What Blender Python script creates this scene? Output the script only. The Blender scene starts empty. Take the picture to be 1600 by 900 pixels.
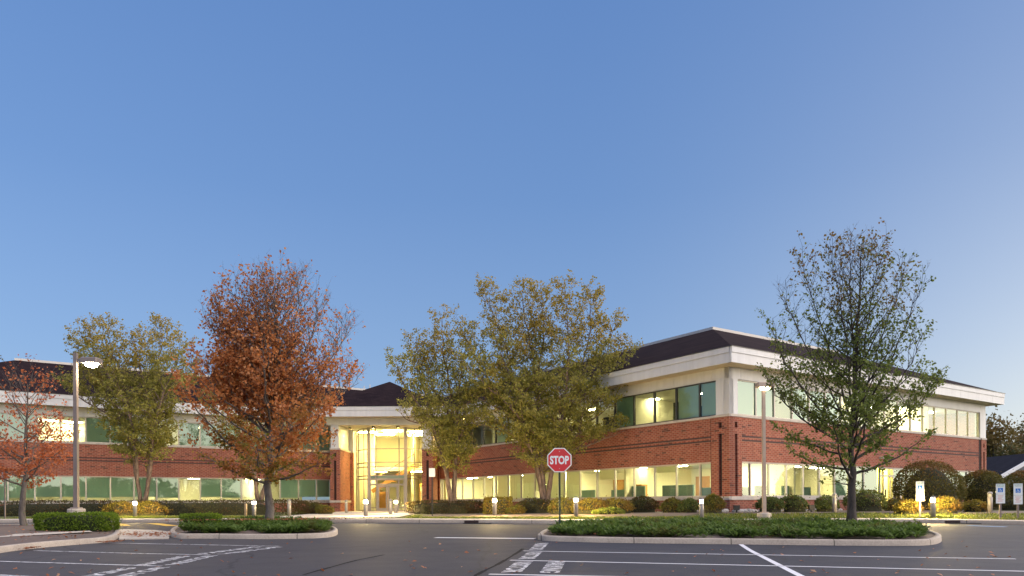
import bpy, math, random
import numpy as np
from mathutils import Matrix, Vector

C = bpy.context.scene
COL = C.collection
R = math.radians
rnd = random.Random(7)
SRGB = lambda r, g, b: tuple((c / 255 / 12.92) if c / 255 <= .04045 else ((c / 255 + .055) / 1.055) ** 2.4 for c in (r, g, b))

# ------------------------------------------------------------------ camera
CAMZ, F, CX, CY, ROLL = 1.13, 1150.0, 800.0, 785.7, R(.3)
cam_d = bpy.data.cameras.new('camera'); cam = bpy.data.objects.new('camera', cam_d); COL.objects.link(cam)
cam_d.sensor_width = 36; cam_d.lens = F / 1600 * 36
cam_d.shift_y = (CY - 450) / 1600; cam_d.clip_end = 4000; cam_d.clip_start = .05
cr, sr = math.cos(ROLL), math.sin(ROLL)
cam.matrix_world = Matrix(((cr, sr, 0, 0), (0, 0, -1, 0), (-sr, cr, 0, CAMZ), (0, 0, 0, 1)))
C.camera = cam

# ------------------------------------------------------------------ sky, sun, exposure
SUN_AZ, SUN_EL = 102.0, 7.0; SUN_LAMP_EL = 28.0            # azimuth clockwise from the view direction
w = bpy.data.worlds.new('World'); C.world = w; w.use_nodes = True
wn, wl = w.node_tree.nodes, w.node_tree.links
bg = wn['Background']
sky = wn.new('ShaderNodeTexSky'); sky.sky_type = 'NISHITA'; sky.sun_disc = False
sky.sun_elevation = R(SUN_EL); sky.sun_rotation = R(SUN_AZ)
sky.air_density = 1.0; sky.dust_density = 2.0; sky.ozone_density = 4.0; sky.altitude = 50
hs = wn.new('ShaderNodeHueSaturation'); hs.inputs['Saturation'].default_value = .93; hs.inputs['Value'].default_value = 1.07
wl.new(sky.outputs[0], hs.inputs['Color']); tn = wn.new('ShaderNodeMix'); tn.data_type = 'RGBA'; tn.blend_type = 'MULTIPLY'; tn.inputs[0].default_value = 1; tn.inputs[7].default_value = (1.03, .97, 1.04, 1)
wl.new(hs.outputs[0], tn.inputs[6])
# the warm band of afterglow low over the sunset side of the horizon
def wm(op, a, b=0.):
    n = wn.new('ShaderNodeMath'); n.operation = op
    for i, v in ((0, a), (1, b)):
        if hasattr(v, 'is_output'): wl.new(v, n.inputs[i])
        else: n.inputs[i].default_value = v
    return n.outputs[0]
tc = wn.new('ShaderNodeTexCoord'); sx = wn.new('ShaderNodeSeparateXYZ'); wl.new(tc.outputs['Generated'], sx.inputs[0])
toward = wm('ADD', wm('MULTIPLY', sx.outputs[0], math.sin(R(SUN_AZ))), wm('MULTIPLY', sx.outputs[1], math.cos(R(SUN_AZ))))
toward = wm('POWER', wm('MAXIMUM', wm('MULTIPLY', wm('ADD', toward, .12), .89), 0.), 1.6)
low = wm('EXPONENT', wm('MULTIPLY', wm('MAXIMUM', sx.outputs[2], 0.), -3.6))
ga = wn.new('ShaderNodeMix'); ga.data_type = 'RGBA'; ga.blend_type = 'ADD'; wl.new(wm('MULTIPLY', toward, low), ga.inputs[0]); ga.clamp_factor = False
ga.inputs[7].default_value = (6.3, 5.0, 2.2, 1); gr = wn.new('ShaderNodeValToRGB'); ce = gr.color_ramp.elements
ce[0].position = .02; ce[0].color = (*[v / .30 for v in SRGB(172, 194, 222)], 1); ce[1].position = .75; ce[1].color = (*[v / .30 for v in SRGB(88, 132, 200)], 1)
for p_, c_ in ((.18, (144, 175, 217)), (.38, (116, 154, 208))):
    k_ = ce.new(p_); k_.color = (*[v / .30 for v in SRGB(*c_)], 1)
wl.new(sx.outputs[2], gr.inputs[0])
sm = wn.new('ShaderNodeMix'); sm.data_type = 'RGBA'; sm.inputs[0].default_value = .72; wl.new(tn.outputs[2], sm.inputs[6]); wl.new(gr.outputs[0], sm.inputs[7])
wl.new(sm.outputs[2], ga.inputs[6]); wl.new(ga.outputs[2], bg.inputs['Color'])
bg.inputs['Strength'].default_value = .15
sun_d = bpy.data.lights.new('sun', 'SUN'); sun = bpy.data.objects.new('sun', sun_d); COL.objects.link(sun)
sun_d.energy = 3.0; sun_d.angle = R(150); sun_d.color = (1, .87, .77)
_d = Vector((math.sin(R(SUN_AZ)) * math.cos(R(SUN_LAMP_EL)), math.cos(R(SUN_AZ)) * math.cos(R(SUN_LAMP_EL)), math.sin(R(SUN_LAMP_EL))))
sun.rotation_euler = _d.to_track_quat('Z', 'Y').to_euler(); sun.location = _d * 50
C.view_settings.view_transform = 'Standard'; C.view_settings.look = 'None'
C.view_settings.exposure = 1.0; C.view_settings.gamma = 1; C.view_settings.use_curve_mapping = False
C.render.engine = 'CYCLES'
cy = C.cycles
cy.max_bounces = 7; cy.diffuse_bounces = 3; cy.glossy_bounces = 3; cy.transmission_bounces = 4
cy.transparent_max_bounces = 16; cy.sample_clamp_indirect = 3; cy.use_denoising = True
cy.caustics_reflective = False; cy.caustics_refractive = False

# ------------------------------------------------------------------ pixel helpers (layout is measured in the photo, stored as world metres)
def ray(px, py):
    du, dv = px - CX, py - CY
    return (du * cr - dv * sr) / F, (-du * sr - dv * cr) / F
def at_d(px, py, d):
    x, z = ray(px, py); return Vector((x * d, d, CAMZ + z * d))
def at_x(px, d, z=0.5):
    zr = (z - CAMZ) / d; u = px - CX
    return (u / F + zr * sr) / cr * d
def gz(y):
    return min(.30, max(0., .02 * (y - 17)))
def road(px, py):
    x, z = ray(px, py); d = CAMZ / -z
    if d > 17:
        d = (CAMZ + .34) / (-z + .02)
    return Vector((x * d, d, gz(d)))

# ------------------------------------------------------------------ object helpers
def tag(o, label=None, cat=None, group=None, kind=None):
    if label: o['label'] = label
    if cat: o['category'] = cat
    if group: o['group'] = group
    if kind: o['kind'] = kind
    return o
def empty(name, loc, label, cat, group=None, rz=0):
    o = bpy.data.objects.new(name, None); COL.objects.link(o)
    o.location = loc; o.rotation_euler = (0, 0, rz); o.empty_display_size = .2
    return tag(o, label, cat, group)
def link(name, me, mat, parent=None, loc=(0, 0, 0), rz=0, keep=False, smooth=False):
    o = bpy.data.objects.new(name, me); COL.objects.link(o)
    for m in (mat if isinstance(mat, (list, tuple)) else [mat]):
        if m is not None and len(me.materials) < (len(mat) if isinstance(mat, (list, tuple)) else 1):
            me.materials.append(m)
    o.location = loc; o.rotation_euler = (0, 0, rz)
    if parent is not None:
        o.parent = parent
        if keep: o.matrix_parent_inverse = Matrix.Translation(-Vector(parent.location))
    if smooth:
        me.shade_smooth()
    return o
def np_mesh(name, V, Q=None, T=None, smooth=False):
    V = np.asarray(V, dtype=np.float32).reshape(-1, 3)
    Q = np.zeros((0, 4), np.int32) if Q is None else np.asarray(Q, np.int32).reshape(-1, 4)
    T = np.zeros((0, 3), np.int32) if T is None else np.asarray(T, np.int32).reshape(-1, 3)
    me = bpy.data.meshes.new(name)
    me.vertices.add(len(V)); me.vertices.foreach_set('co', V.ravel())
    nl = Q.size + T.size
    me.loops.add(nl); me.loops.foreach_set('vertex_index', np.concatenate([Q.ravel(), T.ravel()]))
    me.polygons.add(len(Q) + len(T))
    ls = np.concatenate([np.arange(len(Q)) * 4, Q.size + np.arange(len(T)) * 3]).astype(np.int32)
    me.polygons.foreach_set('loop_start', ls)
    me.update(calc_edges=True)
    if smooth: me.shade_smooth()
    return me
class MB:
    def __init__(s): s.v, s.f, s.m = [], [], []
    def add(s, vs, fs, mi=0):
        b = len(s.v); s.v += [tuple(p) for p in vs]
        for f in fs: s.f.append([b + i for i in f]); s.m.append(mi)
        return s
    def box(s, x0, x1, y0, y1, z0, z1, mi=0):
        return s.add([(x0, y0, z0), (x1, y0, z0), (x1, y1, z0), (x0, y1, z0), (x0, y0, z1), (x1, y0, z1), (x1, y1, z1), (x0, y1, z1)],
                     [(0, 3, 2, 1), (4, 5, 6, 7), (0, 1, 5, 4), (1, 2, 6, 5), (2, 3, 7, 6), (3, 0, 4, 7)], mi)
    def bbox(s, x0, x1, y0, y1, z0, z1, b=.02, mi=0):
        # box with chamfered vertical edges and top
        pl = [(x0 + b, y0), (x1 - b, y0), (x1, y0 + b), (x1, y1 - b), (x1 - b, y1), (x0 + b, y1), (x0, y1 - b), (x0, y0 + b)]
        cx, cyy = (x0 + x1) / 2, (y0 + y1) / 2
        kx, ky = 1 - b / max(1e-6, (x1 - x0) / 2), 1 - b / max(1e-6, (y1 - y0) / 2)
        top = [(cx + (px - cx) * kx, cyy + (py - cyy) * ky) for px, py in pl]
        vs = [(px, py, z0) for px, py in pl] + [(px, py, z1 - b) for px, py in pl] + [(px, py, z1) for px, py in top]
        n = 8
        fs = [tuple(reversed(range(n)))] + [(i, (i + 1) % n, n + (i + 1) % n, n + i) for i in range(n)] + \
             [(n + i, n + (i + 1) % n, 2 * n + (i + 1) % n, 2 * n + i) for i in range(n)] + [tuple(range(2 * n, 3 * n))]
        return s.add(vs, fs, mi)
    def lathe(s, prof, n=16, c=(0, 0), mi=0):
        vs, fs = [], []
        for r, z in prof:
            for k in range(n):
                a = 2 * math.pi * k / n; vs.append((c[0] + r * math.cos(a), c[1] + r * math.sin(a), z))
        for i in range(len(prof) - 1):
            for k in range(n):
                k2 = (k + 1) % n
                fs.append((i * n + k, i * n + k2, (i + 1) * n + k2, (i + 1) * n + k))
        fs.append(tuple(reversed(range(n)))); fs.append(tuple(range((len(prof) - 1) * n, len(prof) * n)))
        return s.add(vs, fs, mi)
    def prism(s, poly, z0, z1, mi=0):
        n = len(poly)
        return s.add([(x, y, z0) for x, y in poly] + [(x, y, z1) for x, y in poly],
                     [tuple(reversed(range(n))), tuple(range(n, 2 * n))] + [(i, (i + 1) % n, n + (i + 1) % n, n + i) for i in range(n)], mi)
    def xprism(s, poly, y0, y1, mi=0):
        # polygon in x,z swept along y
        n = len(poly)
        return s.add([(x, y0, z) for x, z in poly] + [(x, y1, z) for x, z in poly],
                     [tuple(range(n)), tuple(reversed(range(n, 2 * n)))] + [(i, n + i, n + (i + 1) % n, (i + 1) % n) for i in range(n)], mi)
    def bar(s, a, b, wd, ht, mi=0):
        a, b = Vector(a), Vector(b); d = (b - a).normalized()
        sd = d.cross(Vector((0, 0, 1)));
        if sd.length < 1e-4: sd = Vector((1, 0, 0))
        sd.normalize(); up = sd.cross(d)
        vs = []
        for p in (a, b):
            for i, j in ((-1, -1), (1, -1), (1, 1), (-1, 1)): vs.append(p + sd * i * wd / 2 + up * j * ht / 2)
        return s.add(vs, [(0, 1, 2, 3), (7, 6, 5, 4), (0, 4, 5, 1), (1, 5, 6, 2), (2, 6, 7, 3), (3, 7, 4, 0)], mi)
    def quad(s, a, b, c, d, mi=0): return s.add([a, b, c, d], [(0, 1, 2, 3)], mi)
    def mesh(s, name):
        me = bpy.data.meshes.new(name); me.from_pydata(s.v, [], s.f); me.update()
        if any(s.m): me.polygons.foreach_set('material_index', s.m)
        return me
    def build(s, name, mat, parent=None, loc=(0, 0, 0), rz=0, keep=False, smooth=False):
        return link(name, s.mesh(name), mat, parent, loc, rz, keep, smooth)

# ------------------------------------------------------------------ materials
class NT:
    def __init__(s, name):
        s.mat = bpy.data.materials.new(name); s.mat.use_nodes = True
        s.t = s.mat.node_tree; s.n = s.t.nodes; s.l = s.t.links
        s.out = s.n['Material Output']; s.p = s.n['Principled BSDF']
    def new(s, ty, **kw):
        n = s.n.new(ty)
        for k, v in kw.items(): setattr(n, k, v)
        return n
    def set(s, n, **kw):
        for k, v in kw.items():
            n.inputs[k.replace('_', ' ')].default_value = v
    def ramp(s, fac, stops, interp='LINEAR'):
        n = s.n.new('ShaderNodeValToRGB'); n.color_ramp.interpolation = interp
        e = n.color_ramp.elements
        while len(e) > 1: e.remove(e[-1])
        e[0].position, e[0].color = stops[0][0], (*stops[0][1], 1)
        for p, c in stops[1:]:
            k = e.new(p); k.color = (*c, 1)
        if fac is not None: s.l.new(fac, n.inputs[0])
        return n.outputs[0]
    def noise(s, vec, scale, detail=4, rough=.55):
        n = s.n.new('ShaderNodeTexNoise'); n.inputs['Scale'].default_value = scale
        n.inputs['Detail'].default_value = detail; n.inputs['Roughness'].default_value = rough
        if vec is not None: s.l.new(vec, n.inputs['Vector'])
        return n.outputs[0]
    def mix(s, fac, a, b, blend='MIX'):
        n = s.n.new('ShaderNodeMix'); n.data_type = 'RGBA'; n.blend_type = blend
        for i, v in ((0, fac), (6, a), (7, b)):
            if hasattr(v, 'is_output'): s.l.new(v, n.inputs[i])
            elif i == 0: n.inputs[0].default_value = v
            else: n.inputs[i].default_value = (*v, 1)
        return n.outputs[2]
    def math(s, op, a, b=0.):
        n = s.n.new('ShaderNodeMath'); n.operation = op
        for i, v in ((0, a), (1, b)):
            if hasattr(v, 'is_output'): s.l.new(v, n.inputs[i])
            else: n.inputs[i].default_value = v
        return n.outputs[0]
    def obj(s): return s.n.new('ShaderNodeTexCoord').outputs['Object']
    def pos(s): return s.n.new('ShaderNodeNewGeometry').outputs['Position']
    def bump(s, h, strength=.3, dist=.02):
        b = s.n.new('ShaderNodeBump'); b.inputs['Strength'].default_value = strength; b.inputs['Distance'].default_value = dist
        s.l.new(h, b.inputs['Height']); s.l.new(b.outputs[0], s.p.inputs['Normal'])
    def base(s, c):
        if hasattr(c, 'is_output'): s.l.new(c, s.p.inputs['Base Color'])
        else: s.p.inputs['Base Color'].default_value = (*c, 1)

def plain(name, c, rough=.6, var=.15, scale=3., metal=0., bump=0., spec=.5):
    m = NT(name); v = m.obj()
    n = m.noise(v, scale, 5)
    lo = tuple(x * (1 - var) for x in c); hi = tuple(min(1, x * (1 + var)) for x in c)
    m.base(m.ramp(n, [(.3, lo), (.7, hi)]))
    m.set(m.p, Roughness=rough, Metallic=metal)
    m.p.inputs['Specular IOR Level'].default_value = spec
    if bump: m.bump(m.noise(v, scale * 8, 4), bump)
    return m.mat
def emis(name, c, s):
    m = NT(name); m.n.remove(m.p)
    e = m.new('ShaderNodeEmission'); e.inputs[0].default_value = (*c, 1); e.inputs[1].default_value = s
    m.l.new(e.outputs[0], m.out.inputs[0]); return m.mat

def weathered(name, c, rough=.5, amt=.16):
    m = NT(name); v = m.obj(); mp = m.new('ShaderNodeMapping'); mp.inputs['Scale'].default_value = (1.7, 1.7, .22); m.l.new(v, mp.inputs[0])
    n = m.noise(mp.outputs[0], 1.6, 6, .7); n2 = m.noise(v, .35, 3)
    a = m.ramp(n, [(.35, tuple(x * (1 - amt) for x in c)), (.62, c)]); a = m.mix(.35, a, m.ramp(n2, [(.3, tuple(x * (1 - amt * .8) for x in c)), (.7, c)]))
    m.base(a); m.set(m.p, Roughness=rough); return m.mat
def brick_mat():
    m = NT('red_brick'); v = m.obj()
    sp = m.new('ShaderNodeSeparateXYZ'); m.l.new(v, sp.inputs[0])
    cb = m.new('ShaderNodeCombineXYZ')
    m.l.new(m.math('ADD', sp.outputs[0], sp.outputs[1]), cb.inputs[0]); m.l.new(sp.outputs[2], cb.inputs[1])
    def tex(c1, c2, mo):
        b = m.new('ShaderNodeTexBrick'); b.offset = .5
        m.l.new(cb.outputs[0], b.inputs['Vector'])
        m.set(b, Scale=1., Mortar_Size=.010, Mortar_Smooth=.2, Bias=0., Brick_Width=.32, Row_Height=.10)
        for k, c in (('Color1', c1), ('Color2', c2), ('Mortar', mo)): b.inputs[k].default_value = (*c, 1)
        return b
    b = tex((0, 0, 0), (1, 1, 1), (.5, .5, .5))
    tone = m.ramp(b.outputs['Color'], [(0, (.055, .03, .028)), (.035, (.06, .03, .028)), (.06, (.26, .068, .042)), (.45, (.30, .098, .062)), (.8, (.37, .135, .09)), (1, (.29, .078, .05))])
    # flemish bond: darker headers, shifted half a bond every course
    u = m.math('ADD', sp.outputs[0], sp.outputs[1]); row = m.math('FLOOR', m.math('DIVIDE', sp.outputs[2], .10))
    hd = m.math('LESS_THAN', m.math('FRACT', m.math('ADD', m.math('DIVIDE', u, .32), m.math('MULTIPLY', row, .5))), .34)
    tone = m.mix(m.math('MULTIPLY', hd, .55), tone, (.13, .036, .026))
    big = m.noise(v, .6, 3)
    tone = m.mix(.22, tone, m.ramp(big, [(.3, (.22, .05, .034)), (.7, (.36, .14, .09))]))
    mp = m.new('ShaderNodeMapping'); mp.inputs['Scale'].default_value = (1.2, 1.2, .12); m.l.new(v, mp.inputs[0])
    tone = m.mix(m.math('MULTIPLY', m.ramp(m.noise(mp.outputs[0], 1.5, 6, .7), [(.5, (0, 0, 0)), (.72, (1, 1, 1))]), .45), tone, (.13, .045, .034))
    col = m.mix(b.outputs['Fac'], tone, (.27, .18, .14))
    m.base(col); m.set(m.p, Roughness=.85); m.p.inputs['Specular IOR Level'].default_value = .25
    inv = m.math('SUBTRACT', 1., b.outputs['Fac']); m.bump(inv, .4, .01)
    return m.mat
def asphalt_mat():
    m = NT('asphalt'); v = m.pos()
    n1 = m.noise(v, .16, 5, .6); n2 = m.noise(v, 38, 3); n3 = m.noise(v, 1.1, 6, .65)
    sep = m.new('ShaderNodeSeparateXYZ'); m.l.new(v, sep.inputs[0])
    c = m.ramp(n1, [(.3, (.026, .025, .027)), (.7, (.044, .041, .041))])
    c = m.mix(m.math('MULTIPLY', n3, .55), c, (.036, .035, .037))
    c = m.mix(.35, c, m.ramp(n2, [(.3, (.018, .018, .02)), (.6, (.06, .058, .058)), (.75, (.13, .125, .12))]))
    # long tyre-worn streaks across the drive
    mp = m.new('ShaderNodeMapping'); mp.inputs['Scale'].default_value = (.05, 1.3, 1); m.l.new(v, mp.inputs[0])
    st = m.noise(mp.outputs[0], 1., 4)
    c = m.mix(m.math('MULTIPLY', m.ramp(st, [(.45, (0, 0, 0)), (.7, (1, 1, 1))]), .28), c, (.062, .059, .058))
    # asphalt goes from warm grey on the left to darker, bluer on the right
    mr = m.new('ShaderNodeMapRange'); m.l.new(m.math('ADD', sep.outputs[0], m.math('MULTIPLY', n1, 4.)), mr.inputs[0])
    mr.inputs[1].default_value = -5.5; mr.inputs[2].default_value = 1.5
    c = m.mix(mr.outputs[0], m.mix(.6, c, (.062, .054, .050)), m.mix(.72, c, (.014, .017, .029)))
    vo = m.new('ShaderNodeTexVoronoi', feature='DISTANCE_TO_EDGE'); vo.inputs['Scale'].default_value = .14
    dv = m.new('ShaderNodeVectorMath', operation='ADD'); m.l.new(v, dv.inputs[0])
    nn = m.new('ShaderNodeTexNoise'); nn.inputs['Scale'].default_value = .8; nn.inputs['Detail'].default_value = 5; m.l.new(v, nn.inputs['Vector'])
    m.l.new(nn.outputs['Color'], dv.inputs[1]); m.l.new(dv.outputs[0], vo.inputs['Vector'])
    cr_ = m.ramp(vo.outputs[0], [(0, (1, 1, 1)), (.006, (0, 0, 0))])
    c = m.mix(m.math('MULTIPLY', cr_, .85), c, (.012, .012, .014))
    oil = m.ramp(m.noise(v, .55, 6, .7), [(.60, (0, 0, 0)), (.72, (1, 1, 1))]); c = m.mix(m.math('MULTIPLY', oil, .5), c, (.024, .023, .025))
    fad = m.ramp(m.noise(v, .33, 5, .6), [(.55, (0, 0, 0)), (.68, (1, 1, 1))]); c = m.mix(m.math('MULTIPLY', fad, .35), c, (.065, .062, .060))
    c = m.mix(1., c, (.88, .90, 1.04), 'MULTIPLY')
    m.base(c)
    rr = m.new('ShaderNodeMapRange'); m.l.new(n3, rr.inputs[0]); rr.inputs[3].default_value = .68; rr.inputs[4].default_value = .88; m.p.inputs['Specular IOR Level'].default_value = .35
    m.l.new(rr.outputs[0], m.p.inputs['Roughness'])
    m.bump(n2, .55, .012); return m.mat
def paint_mat(name, c, worn):
    m = NT(name); v = m.pos()
    n = m.noise(v, 7, 6, .7); n2 = m.noise(v, 45, 3)
    f = m.math('ADD', m.math('MULTIPLY', n, .7), m.math('MULTIPLY', n2, .3))
    a = m.ramp(f, [(worn - .06, (.07, .07, .075)), (worn + .05, c)])
    m.base(a); m.set(m.p, Roughness=.65); return m.mat
def concrete_mat(name, c, joint=0):
    m = NT(name); v = m.pos()
    n = m.noise(v, 1.4, 6, .65); n2 = m.noise(v, 24, 4)
    a = m.ramp(n, [(.25, tuple(x * .68 for x in c)), (.5, c), (.75, tuple(min(1, x * 1.2) for x in c))])
    a = m.mix(.3, a, m.ramp(n2, [(.35, tuple(x * .5 for x in c)), (.65, tuple(min(1, x * 1.25) for x in c))]))
    if joint:
        sp = m.new('ShaderNodeSeparateXYZ'); m.l.new(v, sp.inputs[0])
        fr = m.math('FRACT', m.math('DIVIDE', m.math('ADD', sp.outputs[0], 100.), joint))
        j = m.math('LESS_THAN', fr, max(.02, .012 * joint) / joint)
        a = m.mix(m.math('MULTIPLY', j, .9), a, tuple(x * .25 for x in c))
    m.base(a); m.set(m.p, Roughness=.85); m.bump(n2, .25, .01); return m.mat
def shingle_mat():
    m = NT('roof_shingle'); v = m.obj()
    sp = m.new('ShaderNodeSeparateXYZ'); m.l.new(v, sp.inputs[0])
    cb = m.new('ShaderNodeCombineXYZ'); m.l.new(m.math('ADD', sp.outputs[0], m.math('MULTIPLY', sp.outputs[1], .31)), cb.inputs[0])
    m.l.new(m.math('MULTIPLY', sp.outputs[2], 2.4), cb.inputs[1])
    b = m.new('ShaderNodeTexBrick'); m.l.new(cb.outputs[0], b.inputs['Vector'])
    m.set(b, Scale=1., Mortar_Size=.012, Brick_Width=.45, Row_Height=.2)
    b.inputs['Color1'].default_value = (.011, .008, .012, 1); b.inputs['Color2'].default_value = (.030, .020, .024, 1); b.inputs['Mortar'].default_value = (.009, .007, .010, 1)
    n = m.noise(v, .5, 5)
    m.base(m.mix(.4, b.outputs['Color'], m.ramp(n, [(.3, (.014, .010, .012)), (.7, (.034, .022, .022))])))
    m.set(m.p, Roughness=.95); m.p.inputs['Specular IOR Level'].default_value = .02; return m.mat
def glass_mat(name, tint, base_refl):
    m = NT(name); m.n.remove(m.p)
    tr = m.new('ShaderNodeBsdfTransparent'); tr.inputs[0].default_value = (*tint, 1)
    gl = m.new('ShaderNodeBsdfGlossy'); gl.inputs['Roughness'].default_value = .015; gl.inputs[0].default_value = (.80, .95, .92, 1)
    fr = m.new('ShaderNodeFresnel'); fr.inputs[0].default_value = 1.5
    # very slight waviness of the panes
    nz = m.noise(m.obj(), .9, 2); b = m.new('ShaderNodeBump'); b.inputs['Strength'].default_value = .03; b.inputs['Distance'].default_value = .05
    m.l.new(nz, b.inputs['Height']); m.l.new(b.outputs[0], gl.inputs['Normal'])
    f = m.math('MINIMUM', m.math('ADD', fr.outputs[0], base_refl), 1.)
    mx = m.new('ShaderNodeMixShader'); m.l.new(f, mx.inputs[0]); m.l.new(tr.outputs[0], mx.inputs[1]); m.l.new(gl.outputs[0], mx.inputs[2])
    m.l.new(mx.outputs[0], m.out.inputs[0]); return m.mat
def blind_mat(name, c, transl):
    m = NT(name); v = m.obj()
    wv = m.new('ShaderNodeTexWave', bands_direction='Z'); wv.inputs['Scale'].default_value = 6; m.l.new(v, wv.inputs['Vector'])
    col = m.mix(.25, c, m.ramp(wv.outputs[1], [(.2, tuple(x * .55 for x in c)), (.6, c)]))
    m.base(col); m.set(m.p, Roughness=.8)
    t = m.new('ShaderNodeBsdfTranslucent'); m.l.new(col, t.inputs[0])
    mx = m.new('ShaderNodeMixShader'); mx.inputs[0].default_value = transl
    m.l.new(m.p.outputs[0], mx.inputs[1]); m.l.new(t.outputs[0], mx.inputs[2]); m.l.new(mx.outputs[0], m.out.inputs[0]); return m.mat
def leaf_mat(name, cols, alt=None, zr=None, nscale=.6, transl=.35, thr=.5):
    """leaf colours vary leaf by leaf; 'alt' colours take over in patches and (zr) with height in the crown"""
    m = NT(name); v = m.obj()
    g = m.new('ShaderNodeNewGeometry'); rv = g.outputs['Random Per Island']
    n = len(cols)
    c = m.ramp(rv, [(i / max(1, n - 1), k) for i, k in enumerate(cols)])
    if alt:
        n2 = len(alt); c2 = m.ramp(rv, [(i / max(1, n2 - 1), k) for i, k in enumerate(alt)])
        f = m.noise(v, nscale, 3)
        if zr:
            sp = m.new('ShaderNodeSeparateXYZ'); m.l.new(v, sp.inputs[0])
            mr = m.new('ShaderNodeMapRange'); m.l.new(sp.outputs[2], mr.inputs[0]); mr.inputs[1].default_value = zr[0]; mr.inputs[2].default_value = zr[1]
            mr.inputs[3].default_value = -.35; mr.inputs[4].default_value = .35
            f = m.math('ADD', f, mr.outputs[0])
        f = m.ramp(f, [(thr - .07, (0, 0, 0)), (thr + .07, (1, 1, 1))])
        c = m.mix(f, c, c2)
    m.base(c); m.set(m.p, Roughness=.6); m.p.inputs['Specular IOR Level'].default_value = .3
    t = m.new('ShaderNodeBsdfTranslucent'); m.l.new(c, t.inputs[0])
    mx = m.new('ShaderNodeMixShader'); mx.inputs[0].default_value = transl
    m.l.new(m.p.outputs[0], mx.inputs[1]); m.l.new(t.outputs[0], mx.inputs[2]); m.l.new(mx.outputs[0], m.out.inputs[0]); return m.mat
def bark_mat(name, c, c2, sc=6.):
    m = NT(name); v = m.obj()
    mp = m.new('ShaderNodeMapping'); mp.inputs['Scale'].default_value = (1, 1, .3); m.l.new(v, mp.inputs[0])
    n = m.noise(mp.outputs[0], sc, 6, .7)
    m.base(m.ramp(n, [(.35, c), (.65, c2)])); m.set(m.p, Roughness=.9); m.bump(n, .6, .03); return m.mat

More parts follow.
